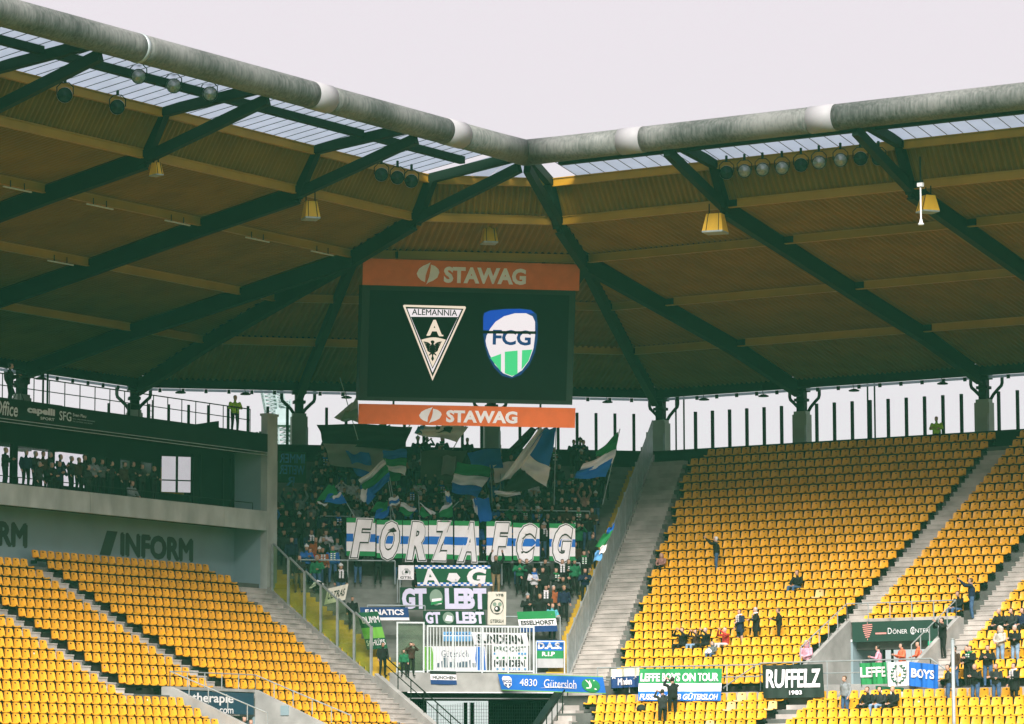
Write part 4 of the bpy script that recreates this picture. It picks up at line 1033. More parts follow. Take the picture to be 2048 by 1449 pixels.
# tour banner
pt2 = drape(((1277, 1402), (1443, 1402), (1280, 1338)))
bt = banner('tour_banner', pt2, K_WHITE, None, 'long green white and blue tour banner with stencil lettering', 'banner', None, 56, 10, [(0, .30, K_BLUE), (.56, 1.01, K_GREEN)])
pt2.text('LEFFE BOYS ON TOUR', .02, .60, .97, .86, K_WHITE, bt, .04, .035); pt2.text('FUSSBALLCLUB GÜTERSLOH', .02, .03, .97, .25, K_WHITE, bt, .04, .03, .2)
# black 1983 banner, split green and blue banners
pr = drape(((1526, 1397), (1648, 1395), (1524, 1331)))
br = banner('black_banner', pr, K_BLACK, None, 'black banner with slanted white stencil name and the year 1983', 'banner', None, 44, 8)
pr.text('RUFFELZ', .07, .30, .97, .86, K_WHITE, br, .04, .03, .1); pr.text('1983', .43, .09, .66, .22, K_WHITE, br, .04, .03)
pg = Bpx(((1722, 1370), (1775, 1368), (1720, 1327)), 'y', YBN, NY)
bg_ = banner('green_banner', pg, K_GREEN, None, 'green banner with white stencil letters beside the laurel wreath cloth', 'banner', None, 36, 8); pg.text('LEFFE', .04, .34, .96, .80, K_WHITE, bg_, .04, .03)
pwz = Bpx(((1776, 1374), (1819, 1371), (1776, 1326)), 'y', YBN, NY)
bw_ = banner('wreath_banner', pwz, K_WHITE, None, 'white cloth showing a dark laurel wreath between green and blue banners', 'banner', None, 36, 8)
for sgn in (-1, 1):
    for k in range(7):
        an = math.radians(-70+k*22); ca, cb = .5+sgn*.30*math.cos(an), .48+.38*math.sin(an)
        pwz.poly([(ca, cb-.05), (ca+sgn*.07, cb+.03), (ca+sgn*.03, cb+.08), (ca-sgn*.02, cb+.03)][::sgn], K_DGREEN, bw_, .045)
        pwz.poly([(ca-sgn*.03, cb-.03), (ca-sgn*.09, cb+.04), (ca-sgn*.05, cb+.07), (ca-sgn*.01, cb+.02)][::-sgn], K_DGREEN, bw_, .045)
pwz.poly([(.36, .42), (.64, .42), (.62, .60), (.38, .60)], K_GREY, bw_, .045); pwz.poly([(.5, .42), (.66, .42), (.62, .55)], colr('amber', (.7, .35, .03)), bw_, .05)
pbb = Bpx(((1818, 1372), (1876, 1378), (1819, 1324)), 'y', YBN, NY)
bb_ = banner('blue_banner', pbb, K_BLUE, None, 'blue banner with white stencil letters at the end of the rail', 'banner', None, 36, 8); pbb.text('BOYS', .10, .36, .86, .74, K_WHITE, bb_, .04, .03)
pg2 = Bpx(((1752, 1392), (1808, 1396), (1752, 1372)), 'y', YBN-.05, NY); banner('tricolour_cloth', pg2, K_WHITE, None, 'narrow green and white cloth hanging below the laurel wreath', 'banner', None, 8, 6, [(.6, 1.01, K_DGREEN)])

# ================================================================== FORZA FCG banners: seven painted sheets held side by side
CFZ = CB(15)-.50
sheets = (('F', 692, 752, 1036, 1112), ('O', 752, 805, 1040, 1116), ('R', 805, 857, 1041, 1117), ('Z', 857, 907, 1041, 1118), ('A', 908, 959, 1042, 1120), ('F', 972, 1025, 1043, 1121), ('C', 1025, 1080, 1046, 1121), ('G', 1098, 1151, 1047, 1122))
for k, (ch, x0, x1, y0, y1) in enumerate(sheets):
    pz = plane_px(((x0+1, y1), (x1-1, y1+1), (x0+1, y0)), 'c', CFZ-.015*k, NC, wave(.035, 5, k*1.3))
    wd_ = {'F': 'letter F', 'O': 'letter O', 'R': 'letter R', 'Z': 'letter Z', 'A': 'letter A', 'C': 'letter C', 'G': 'letter G'}[ch]
    lab = 'striped fan banner sheet with big white %s' % wd_
    if ch == 'F': lab += ', at the outer end' if k == 0 else ', beside the gap'
    o = banner('letter_banner', pz, K_WHITE, None, lab, 'banner', 'letter banners held by the visiting fans', 10, 24, [(0, .13, K_GREEN), (.38, .60, K_BLUE), (.86, 1.01, K_GREEN)])
    for q, (gx_, mt_, h_) in enumerate(((.062, K_WHITE, .03), (.034, K_BLACK, .045), (.0, K_WHITE, .06))):
        pz.text(ch, .14-gx_, -.04-gx_*.75, .88+gx_, 1.02+gx_*.75-.06, mt_, o, h_, .045+gx_*.87, .28, 1.0, 'letter')
# ================================================================== banners on the lower terrace
def cban(name, quad, c, mt, label, stripes=None, amp=.03, nu=14, nv=8):
    pl = plane_px(quad, 'c', c, NC, wave(amp, 7, quad[0][0]*.1)); return pl, banner(name, pl, mt, None, label, 'banner', None, nu, nv, stripes)
pl, o = cban('chequered_banner', ((835, 1172), (985, 1172), (830, 1131)), CB(17)-.42, K_DGREEN, 'green banner edged with blue and white chequers carrying two big white letters')
for rr in (0, 1):
    for k in range(26):
        for q in (0, 1):
            mt_ = K_WHITE if (k+q) % 2 else K_BLUE
            b0 = (.84 if rr else 0)+q*.08; pl.rect(k/26, b0, (k+1)/26, b0+.08, mt_, o, .015, 'chequer')
pl.text('A', .07, .05, .30, .84, K_WHITE, o, .03, .03); pl.text('G', .67, .05, .94, .86, K_WHITE, o, .03, .05, .2)
pl.poly([(.40, .30), (.46, .18), (.54, .20), (.58, .40), (.54, .62), (.44, .62)], K_WHITE, o, .03)
pl, o = cban('white_flag_cloth', ((797, 1160), (828, 1160), (797, 1131)), CB(17)-.46, K_WHITE, 'small white cloth with a black outline drawing and letters beneath', None, .03, 6)
pl.poly([(.25, .35), (.75, .35), (.8, .55), (.6, .78), (.4, .78), (.2, .55)], K_GREY, o, .015); pl.poly([(.38, .45), (.62, .45), (.56, .62), (.44, .62)], K_BLACK, o, .02); pl.text('GTSL', .12, .08, .88, .24, K_BLACK, o, .015)
pl, o = cban('group_banner', ((801, 1220), (975, 1220), (800, 1175)), CB(20)-.36, K_BGREEN, 'big dark green banner with pale block letters and a masked hat badge')
pl.text('GT', .02, .03, .30, .96, K_LAV, o, .025, .06); pl.text('LEBT', .51, .03, .99, .96, K_LAV, o, .025, .06)
circ(pl, .41, .55, .075, .36, K_SAGE, o, .02); pl.poly([(.36, .25), (.47, .25), (.47, .52), (.36, .48)], K_WHITE, o, .03); pl.poly([(.345, .20), (.49, .32), (.48, .42), (.35, .34)], K_GREEN, o, .036)
pl, o = cban('group_banner', ((848, 1250), (972, 1250), (846, 1222)), CB(22)-.3, K_BGREEN, 'smaller dark green banner with the same pale letters, hung lower down')
pl.text('GT', .03, .08, .27, .92, K_LAV, o, .025, .05); pl.text('LEBT', .52, .08, .98, .92, K_LAV, o, .025, .05); circ(pl, .40, .5, .09, .42, K_SAGE, o, .02); pl.poly([(.34, .3), (.46, .22), (.46, .6), (.38, .7)], K_WHITE, o, .03)
pl, o = cban('fanatics_banner', ((723, 1241), (819, 1241), (720, 1215)), CB(22)-.3, K_NAVY, 'navy banner with white lettering above a white panel', [(0, .22, K_WHITE)]); pl.text('FANATICS', .10, .40, .90, .84, K_WHITE, o, .02, .03)
pl, o = cban('tricolour_banner', ((1040, 1265), (1116, 1263), (1034, 1224)), CB(21)-.46, K_WHITE, 'green white and blue banner with black village name on the terrace rail', [(0, .30, K_NAVY), (.62, 1.01, K_GREEN)]); pl.text('ESSELHORST', .06, .34, .94, .56, K_BLACK, o, .02, .03)
pl, o = cban('lion_banner', ((975, 1250), (1012, 1250), (976, 1184)), CB(21)-.5, K_BEIGE, 'tall pale cloth with a dark line drawing hanging beside the lettered banners')
for (ca, cb, ra, rb, m_) in ((.5, .55, .36, .24, K_BLACK), (.5, .55, .31, .205, K_BEIGE), (.36, .62, .10, .06, K_SAGE), (.64, .62, .10, .06, K_SAGE), (.5, .48, .16, .09, K_BLACK), (.5, .49, .10, .05, K_WHITE)): circ(pl, ca, cb, ra, rb, m_, o, .012+.004*(len(o.children)))
pl.text('GTERSLH', .14, .06, .86, .16, K_BLACK, o, .02); pl.text('VFB', .4, .86, .84, .94, K_BLACK, o, .02)
pl, o = cban('sundern_banner', ((948, 1290), (1058, 1292), (943, 1265)), CB(24)+.1, K_WHITE, 'white banner with ragged black lettering behind the white bars'); pl.text('SUNDERN', .07, .12, .90, .88, K_BLACK, o, .02, .05)
pl, o = cban('chequered_town_banner', ((984, 1341), (1056, 1341), (984, 1289)), CF+.12, K_WHITE, 'white banner with green and blue checks and black town lettering behind the bars'); pl.text('PROOSIT', .06, .72, .94, .92, K_DGREEN, o, .02, .02); pl.rect(.05, .60, .95, .68, K_LBLUE, o); pl.text('MINDEN', .06, .13, .92, .40, K_BLACK, o, .02, .05)
for k in range(12):
    if k % 2: pl.rect(.05+k*.075, .44, .125+k*.075, .52, K_GREEN, o, .015, 'check'); pl.rect(.05+k*.075, .02, .125+k*.075, .08, K_LBLUE, o, .015, 'check')
pl, o = cban('skyline_banner', ((850, 1342), (974, 1342), (847, 1293)), CF+.10, K_WHITE, 'white city banner with a grey skyline between green and blue edges', None, .02)
pl.text('Gütersloh', .28, .56, .72, .84, mat('banner_slate', (.10, .14, .18), .7, .05, 2), o, .015, .0)
SL = mat('banner_slate', (.10, .14, .18)); 
for a, w, h_ in ((.20, .05, .18), (.27, .03, .26), (.31, .06, .40), (.40, .04, .22), (.45, .03, .34), (.52, .06, .20), (.58, .12, .24), (.72, .03, .30), (.77, .05, .18)): pl.rect(a, .14, a+w, .14+h_, SL, o, .015, 'skyline')
pl.poly([(.0, .02), (.13, .02), (.16, .5), (.13, .98), (.0, .98)], K_LIME, o, .018); pl.poly([(.84, .02), (.98, .02), (.98, .98), (.85, .98), (.82, .5)], K_BLUE, o, .018)
pl, o = cban('blue_strip_banner', ((886, 1283), (944, 1283), (886, 1264)), CB(24)+.2, K_LBLUE, 'blue fringed strip banner seen through the white bars', [(.55, .62, K_WHITE)]); pl.text('WKLINK', .08, .66, .92, .92, K_NAVY, o, .02)
pl, o = cban('memorial_banner', ((1073, 1336), (1127, 1336), (1073, 1281)), CF+.10, K_GREEN, 'green and blue memorial banner with white initials beside the railing', [(0, .34, K_GREY), (.62, 1.01, K_BLUE), (.0, .10, K_LBLUE)]); pl.text('D.A.S.', .04, .68, .92, .92, K_WHITE, o, .02, .05); pl.text('R.I.P', .20, .42, .68, .58, K_WHITE, o, .02, .03)
pl, o = cban('city_flag', ((862, 1369), (914, 1370), (860, 1342)), CF-.29, K_WHITE, 'black white and navy flag with city lettering hung over the concrete parapet', [(0, .32, K_NAVY), (.74, 1.01, K_BLACK)], .015, 10); pl.text('MÜNCHEN', .08, .40, .96, .68, K_BLACK, o, .02, .02)
pl, o = cban('green_spray_banner', ((735, 1300), (776, 1297), (715, 1226)), CB(23)-.2, K_DGREEN, 'green sprayed banner hanging crooked behind the glass fence', [(.3, .6, K_LIME)], .06); pl.text('DUMM', .10, .70, .95, .88, K_WHITE, o, .02); pl.text('SCHLÜSS', .05, .10, .95, .28, K_WHITE, o, .02)
pl, o = cban('spray_banner', ((556, 974), (612, 976), (556, 903)), 177.6, K_DGREEN, 'dark sprayed banner with pale blue letters seen from behind on the back wall', None, .05)
for k, s_ in enumerate(('IMMER', 'WEITER', 'R')): pl.text(s_, .95 if k < 2 else .6, .68-.32*k, .05 if k < 2 else .28, .94-.32*k, K_LBLUE, o, .03, .02)
pl, o = cban('crooked_white_banner', ((648, 1210), (690, 1200), (655, 1178)), CB(20), K_BEIGE, 'crumpled pale banner with dark writing on the steps behind the glass', None, .06); pl.text('ULTRAS', .1, .3, .9, .75, K_BLACK, o, .03)

# ================================================================== flags on poles in the crowd
def flag(label, c, patches, pole=None, amp=.10, name='fan_flag', dc=0.0):
    first = patches[0][0][0]; base = on_c(first[0], first[1], c); t = empty(name, base, label, 'flag', 'flags waved in the visiting crowd')
    for k, (q, mt_) in enumerate(patches):
        A, B, Cq, D = [on_c(p[0], p[1], c-.04*k) for p in q]             # top left, top right, bottom right, bottom left
        m = MB()
        def fn(a, b):
            p = (A*(1-a)+B*a)*(1-b)+(D*(1-a)+Cq*a)*b
            return p + NC*(amp*math.sin(a*5.5+b*3+k)+amp*.5*math.sin(b*9+a*2+c)) + EZ*(.04*math.sin(a*7+c))
        m.grid(fn, 10, 8); m.grid(lambda a, b: fn(1-a, b)-NC*.012, 10, 8); m.build('cloth', mt_, t, True)
    if pole:
        a, b = on_c(pole[0][0], pole[0][1], c+.12), on_c(pole[1][0], pole[1][1], c+.12); one('pole', STEEL_G, lambda m: m.tube([a, b], .022, 6), t)
K_OLIVE = colr('olive', (.09, .10, .07)); K_STONE = colr('stone', (.30, .29, .27))
flag('huge black, grey and blue flag billowing below the big screen', 174.0, [(((634, 848), (826, 852), (802, 902), (646, 890)), K_BLACK), (((645, 886), (802, 896), (758, 950), (662, 928)), K_STONE), (((690, 900), (736, 905), (752, 968), (716, 950)), K_BLUE)], ((735, 1000), (820, 850)), .25)
flag('grey and white emblem flag on a thin white pole beside the big screen', 172.5, [(((703, 806), (716, 794), (716, 846), (668, 836)), colr('flag_grey', (.40, .42, .44))), (((690, 822), (714, 815), (715, 843), (682, 842)), K_SAGE)], ((716, 880), (680, 756)), .10)
flag('white flag with a black block emblem hanging under the big screen', 173.0, [(((848, 852), (938, 852), (912, 884), (832, 868)), K_WHITE), (((872, 851), (905, 853), (900, 866), (870, 864)), K_BLACK), (((836, 852), (848, 852), (844, 868), (830, 866)), K_LBLUE)], ((905, 900), (932, 852)), .12)
flag('large navy and green flag swirling in the dark upper crowd', 174.6, [(((690, 880), (770, 872), (790, 925), (715, 945)), K_BLUE), (((730, 925), (800, 915), (800, 960), (745, 970)), K_GREEN)], ((800, 1000), (772, 872)), .2)
flag('wide white and blue flag half hidden under the big screen', 173.6, [(((935, 905), (1000, 895), (1005, 935), (945, 945)), K_BLUE), (((985, 930), (1040, 920), (1030, 958), (990, 965)), K_WHITE)], ((1000, 1000), (1002, 890)), .15)
flag('bright green flag corner showing under the big screen', 175.5, [(((756, 850), (780, 850), (776, 862), (748, 862)), K_GREEN)], ((776, 900), (780, 850)), .05)
flag('short blue, green and white striped flag held high in the dark crowd', 172.0, [(((765, 902), (814, 898), (813, 917), (766, 918)), K_BLUE), (((766, 918), (813, 917), (812, 934), (768, 930)), K_GREEN), (((768, 930), (812, 934), (811, 952), (772, 938)), K_WHITE)], ((790, 1020), (770, 900)), .10)
flag('tilted white, green and blue striped flag sweeping down through the crowd', 171.2, [(((716, 962), (768, 920), (772, 930), (722, 972)), K_WHITE), (((722, 972), (772, 930), (778, 946), (728, 985)), K_GREEN), (((728, 985), (778, 946), (780, 962), (733, 1000)), K_BLUE)], ((784, 1010), (770, 918)), .10)
flag('dull olive flag with a round football badge in the upper crowd', 175.0, [(((842, 902), (936, 900), (905, 968), (840, 960)), K_OLIVE), (((885, 912), (912, 912), (908, 950), (882, 950)), K_STONE)], ((842, 980), (842, 900)), .10)
flag('faded green, white and navy flag drooping beside the big blue flag', 172.4, [(((915, 925), (982, 934), (978, 955), (908, 948)), K_GREEN), (((908, 948), (978, 955), (964, 975), (904, 966)), K_WHITE), (((904, 966), (964, 975), (955, 995), (905, 985)), K_BLUE)], ((985, 1010), (980, 930)), .12)
flag('big blue, white and black flag flying tall beside the big screen', 171.0, [(((1060, 857), (1078, 857), (1040, 905), (1012, 905)), K_BLACK), (((1078, 857), (1092, 857), (1045, 935), (1000, 965)), K_WHITE), (((1090, 857), (1111, 857), (1100, 938), (1054, 908)), K_BLUE), (((1054, 908), (1100, 938), (1095, 975), (1042, 940)), K_WHITE), (((1040, 936), (1050, 945), (1088, 972), (1000, 990)), K_BLACK), (((990, 983), (1042, 983), (1041, 992), (989, 992)), K_WHITE)], ((1108, 1010), (1112, 857)), .18)
flag('pointed green and blue lettered flag on a pole near the barred fence', 171.5, [(((1192, 905), (1238, 864), (1232, 900), (1190, 915)), K_GREEN), (((1165, 930), (1233, 898), (1225, 928), (1158, 945)), K_WHITE), (((1153, 945), (1226, 915), (1212, 955), (1150, 958)), K_BLUE)], ((1205, 1010), (1240, 858)), .10)
flag('small green and blue pennant flag over the heads near the glass fence', 170.0, [(((655, 972), (668, 970), (676, 990), (630, 1006)), K_GREEN), (((655, 990), (680, 984), (694, 1008), (648, 1006)), K_BLUE), (((664, 995), (680, 985), (684, 990), (668, 1000)), K_WHITE), (((634, 1004), (656, 1008), (654, 1013), (640, 1010)), K_WHITE)], ((710, 1035), (675, 975)), .06)
flag('small striped blue and white flag above the letter O sheet', 169.9, [(((722, 980), (735, 978), (732, 1005), (720, 1000)), K_WHITE), (((735, 978), (752, 992), (738, 1010), (730, 1004)), K_BLUE)], ((756, 1030), (733, 978)), .05)
flag('small blue and white striped hand flag above the letter R sheet', 169.7, [(((777, 998), (796, 992), (798, 998), (778, 1004)), K_WHITE), (((778, 1004), (798, 998), (799, 1004), (779, 1010)), K_BLUE), (((779, 1010), (799, 1004), (800, 1008), (780, 1014)), K_WHITE)], ((790, 1040), (778, 998)), .03)
flag('green and white hand flag sagging above the letter Z sheet', 169.8, [(((802, 1005), (834, 1018), (828, 1025), (800, 1014)), K_WHITE), (((800, 1014), (828, 1025), (818, 1035), (798, 1024)), K_GREEN)], ((840, 1040), (837, 1000)), .05)
flag('thin white streamer flag drooping between two green flags', 169.6, [(((839, 1006), (850, 1015), (872, 1027), (862, 1031)), K_WHITE), (((842, 1014), (862, 1031), (850, 1036), (838, 1030)), K_GREEN)], ((840, 1045), (837, 990)), .05)
flag('upright blue, white and green hand flag above the letter A sheet', 169.7, [(((889, 983), (898, 984), (900, 992), (891, 994)), K_WHITE), (((891, 994), (900, 992), (904, 1006), (894, 1006)), K_BLUE), (((884, 1014), (904, 1006), (905, 1010), (878, 1026)), K_WHITE), (((878, 1026), (905, 1010), (906, 1034), (880, 1036)), K_GREEN)], ((918, 1003), (902, 1018)), .04)
flag('crumpled blue and green hand flag above the letter R sheet', 169.9, [(((752, 1006), (776, 1003), (774, 1022), (740, 1026)), K_GREEN), (((752, 1022), (780, 1012), (776, 1034), (748, 1040)), K_BLUE)], ((782, 1045), (780, 1005)), .06)
flag('hanging royal blue flag just above the second letter F', 169.5, [(((946, 998), (978, 996), (984, 1040), (960, 1046)), K_BLUE), (((944, 1000), (951, 998), (956, 1030), (950, 1026)), K_WHITE)], ((978, 1050), (976, 990)), .08)
flag('bright blue cloth draped against the lower barred fence', 162.6, [(((1190, 1105), (1206, 1098), (1203, 1120), (1186, 1124)), K_LBLUE), (((1200, 1095), (1214, 1088), (1210, 1104), (1198, 1110)), K_WHITE)], None, .05)
flag('blue and green cloth tied to the barred fence beside the yellow steps', 164.5, [(((1216, 1058), (1230, 1048), (1226, 1062), (1210, 1072)), K_BLUE), (((1206, 1070), (1226, 1062), (1212, 1090), (1190, 1096)), K_GREEN)], None, .05)
flag('grey club cloth lying on the yellow stairs behind the glass', 167.0, [(((628, 1164), (640, 1160), (648, 1168), (618, 1176)), K_WHITE), (((632, 1166), (644, 1163), (646, 1178), (630, 1176)), K_BLACK)], None, .05)
# ================================================================== people: one continuous body per pose, shared by many persons
def V3(*a): return Vector(a)
def body_mesh(name, J, coat=False, hood=False, skirt=False):
    """J: joints. Face and chest look along -Y. Materials: 0 skin, 1 hair or hat, 2 top, 3 trousers, 4 shoes."""
    m = MB(); bones = []
    def seg(a, b, ra, rb, lab, n=8, k=3):
        a, b = Vector(a), Vector(b); pts = [a+(b-a)*j/k for j in range(k+1)]; rs = [ra+(rb-ra)*j/k for j in range(k+1)]
        m.tube([a-(b-a).normalized()*ra*.5]+pts+[b+(b-a).normalized()*rb*.5], [ra*.6]+rs+[rb*.6], n); bones.append((a, b, ra, rb, lab))
    pel, ch, nk, hd = [Vector(J[k]) for k in ('pelvis', 'chest', 'neck', 'head')]
    up = (ch-pel).normalized(); sd = (Vector(J['shr'])-Vector(J['shl'])).normalized(); fw_ = up.cross(sd).normalized()
    def loft(rings, lab):
        b = len(m.v); n = 12
        for c, rx, ry in rings:
            for k in range(n): an = 2*math.pi*k/n; m.v.append(c+sd*rx*math.cos(an)+fw_*ry*math.sin(an))
        for j in range(len(rings)-1):
            for k in range(n): m.f.append((b+j*n+k, b+j*n+(k+1) % n, b+(j+1)*n+(k+1) % n, b+(j+1)*n+k)); m.m.append(0)
        m.f.append(tuple(b+k for k in reversed(range(n)))); m.m.append(0); e = b+(len(rings)-1)*n; m.f.append(tuple(e+k for k in range(n))); m.m.append(0)
    L = (ch-pel).length
    at = lambda t: pel+(ch-pel)*t
    rings = [(at(-.22), .14, .11), (at(-.1), .185, .135), (at(.1), .19, .14), (at(.45), .18, .13), (at(.85), .20, .14), (at(1.15), .205, .13), (at(1.32), .16, .11), (at(1.42), .08, .075)]
    if coat: rings = [(at(-1.0), .20, .16), (at(-.6), .20, .16)] + [(c, rx*1.06, ry*1.08) for c, rx, ry in rings[1:]]
    loft(rings, 2); bones.append((pel+up*.02, ch+up*.12, .17, .17, 2)); bones.append((pel-up*.10, pel-up*.04, .15, .15, 2 if coat else 3))
    if coat: bones.append((pel-up*.4, pel, .19, .18, 2))
    seg(nk-up*.06, hd, .055, .055, 0, 8, 2)
    hf = Vector(J.get('face', (0, -1, 0))).normalized(); hs = hf.cross(EZ).normalized(); b = len(m.v); n = 12   # head: skull, jaw, nose
    for z, rx, ry, dy in ((-.115, .035, .045, .035), (-.09, .055, .07, .025), (-.04, .070, .088, .01), (.02, .077, .097, .0), (.07, .074, .092, -.005), (.11, .052, .065, -.01), (.128, .02, .03, -.01)):
        for k in range(n):
            an = 2*math.pi*k/n; nose = .022 if (k == 3 and z == -.04) else 0
            m.v.append(hd+EZ*z+hs*rx*math.cos(an)+hf*(ry*math.sin(an)+dy+nose))
    for j in range(6):
        for k in range(n): m.f.append((b+j*n+k, b+j*n+(k+1) % n, b+(j+1)*n+(k+1) % n, b+(j+1)*n+k)); m.m.append(0)
    m.f.append(tuple(b+k for k in reversed(range(n)))); m.m.append(0); m.f.append(tuple(b+6*n+k for k in range(n))); m.m.append(0)
    if hood: seg(hd+EZ*.02-hf*.035, hd-EZ*.16-hf*.03, .125, .12, 9)
    for s in ('l', 'r'):
        seg(J['sh'+s], J['el'+s], .068, .055, 2); seg(J['el'+s], J['wr'+s], .054, .040, 2)
        w, e = Vector(J['wr'+s]), Vector(J['el'+s]); d = (w-e).normalized(); seg(w, w+d*.08, .034, .030, 0, 6, 1)
        hl = 3 if not skirt else 0
        seg(J['hp'+s], J['kn'+s], .095, .065, 3); seg(J['kn'+s], J['an'+s], .064, .048, hl)
        seg(Vector(J['an'+s])+EZ*-.02, J['to'+s], .045, .038, 4, 6, 2)
    me = m.mesh(name+'_raw'); ob = bpy.data.objects.new('tmp_body', me); COL.objects.link(ob)
    r = ob.modifiers.new('remesh', 'REMESH'); r.mode = 'VOXEL'; r.voxel_size = .021; r.use_smooth_shade = True
    s_ = ob.modifiers.new('smooth', 'SMOOTH'); s_.factor = .5; s_.iterations = 2
    dcm = ob.modifiers.new('decimate', 'DECIMATE'); dcm.ratio = .34
    dg = bpy.context.evaluated_depsgraph_get(); dg.update(); out_me = bpy.data.meshes.new_from_object(ob.evaluated_get(dg)); bpy.data.objects.remove(ob); bpy.data.meshes.remove(me)
    out = MB(); out.v = [v.co.copy() for v in out_me.vertices]
    def lab(c):
        h = c-hd
        if h.length < .16 and c.z > hd.z-.125:
            f_, z_ = h.dot(hf), h.z
            if hood: return 0 if (f_ > .045 and -.10 < z_ < .085) else 2
            return 0 if (f_ > .02 and z_ < .075) or z_ < -.06 else 1
        best = None
        for a, b, ra, rb, lb in bones:
            ab = b-a; t = max(0, min(1, (c-a).dot(ab)/max(ab.length_squared, 1e-9))); dd = (c-(a+ab*t)).length-(ra+(rb-ra)*t)
            if best is None or dd < best[0]: best = (dd, lb)
        return best[1] if best[1] != 9 else 2
    for p in out_me.polygons: out.f.append(tuple(p.vertices)); out.m.append(lab(p.center))
    bpy.data.meshes.remove(out_me)
    for s, sg in (('l', -1), ('r', 1)):                       # five fingers, rooted in the palm and gently curled
        w, e = Vector(J['wr'+s]), Vector(J['el'+s]); d = (w-e).normalized(); pm = w+d*.085
        sx = d.cross(Vector((0, -1, .3))).normalized(); nn_ = sx.cross(d).normalized()
        for k, ln in enumerate((.065, .075, .07, .055)):
            o = pm+sx*(.026-.0175*k); out.tube([o-d*.02, o+d*ln*.5, o+d*ln+nn_*.018], [.010, .009, .006], 5, 0)
        o = w+d*.035+sx*.028; out.tube([o, o+sx*.025+d*.025, o+sx*.03+d*.055], [.012, .010, .007], 5, 0)
    for k in (-1, 1):                                         # eyes and mouth
        c = hd+hf*.094+hs*.032*k+EZ*.005; out.add([c-hs*.014, c-EZ*.006, c+hs*.014, c+EZ*.006], [(0, 1, 2, 3)], 1)
    c = hd+hf*.098-EZ*.068; out.add([c-hs*.022, c-EZ*.005, c+hs*.022, c+EZ*.004], [(0, 1, 2, 3)], 1)
    return out.mesh(name, Vector((0, 0, 0)), True, (SKIN[0], HAIR[0], TOP['black'], LEG['black'], SHOE))
SKIN = [mat('skin_light', (.52, .30, .22), .6, .08, 6), mat('skin_tan', (.40, .22, .15), .6, .08, 6)]
HAIR = [mat('hair_dark', (.018, .018, .014), .6, .2, 20), mat('hair_brown', (.08, .045, .022), .6, .2, 20), mat('hair_grey', (.36, .36, .36), .6, .2, 20), mat('hair_blond', (.34, .22, .10), .6, .2, 20), mat('hat_white', (.62, .62, .62), .8, .1, 8), mat('hat_green', (.03, .20, .09), .8, .1, 8), mat('hat_pale_pink', (.60, .40, .40), .8, .1, 8)]
TOPC = dict(black=(.008, .011, .010), charcoal=(.022, .026, .025), navy=(.009, .018, .045), brown=(.05, .028, .018), green=(.018, .15, .065), white=(.56, .54, .56), red=(.42, .028, .025), orange=(.80, .15, .07), hivis=(.36, .62, .035), pink=(.66, .33, .42), teal=(.10, .40, .46), beige=(.46, .42, .36), rust=(.30, .085, .03), dusty=(.34, .17, .15), blue=(.03, .12, .36), camo=(.10, .12, .12), grey=(.22, .24, .25), yellow=(.62, .34, .02))
TOP = {k: mat('clothing_'+k, v, .85, .22, 9) for k, v in TOPC.items()}
LEG = dict(black=mat('trousers_black', (.008, .011, .010), .85, .15, 9), jeans=mat('trousers_jeans', (.05, .10, .19), .85, .2, 9), pale=mat('trousers_pale_jeans', (.20, .30, .42), .85, .2, 9), khaki=mat('trousers_khaki', (.26, .18, .10), .85, .15, 9), white=mat('trousers_white', (.55, .52, .52), .85, .1, 9))
SHOE = mat('shoe_dark', (.03, .03, .03), .7, .2, 9)
def pose(**kw):
    J = dict(pelvis=V3(0, 0, .96), chest=V3(0, -.005, 1.28), neck=V3(0, 0, 1.48), head=V3(0, -.025, 1.635), face=V3(0, -1, 0), shl=V3(-.19, 0, 1.41), shr=V3(.19, 0, 1.41), ell=V3(-.25, .03, 1.13), elr=V3(.25, .03, 1.13), wrl=V3(-.25, -.08, .90), wrr=V3(.25, -.08, .90),
             hpl=V3(-.095, 0, .92), hpr=V3(.095, 0, .92), knl=V3(-.11, -.03, .50), knr=V3(.11, -.03, .50), anl=V3(-.12, .02, .09), anr=V3(.12, .02, .09), tol=V3(-.14, -.15, .04), tor=V3(.14, -.15, .04))
    J.update(kw); return J
def sitp(**kw):
    d = -.92+.06; s = dict(pelvis=V3(0, .24, .08), chest=V3(0, .27, .40), neck=V3(0, .26, .60), head=V3(0, .22, .755), shl=V3(-.19, .26, .53), shr=V3(.19, .26, .53), ell=V3(-.27, .16, .28), elr=V3(.27, .16, .28), wrl=V3(-.10, -.06, .16), wrr=V3(.10, -.06, .16), hpl=V3(-.10, .22, .06), hpr=V3(.10, .22, .06), knl=V3(-.13, -.20, .08), knr=V3(.13, -.20, .08), anl=V3(-.12, -.22, -.33), anr=V3(.12, -.22, -.33), tol=V3(-.14, -.38, -.38), tor=V3(.14, -.38, -.38))
    s.update(kw); return pose(**s)
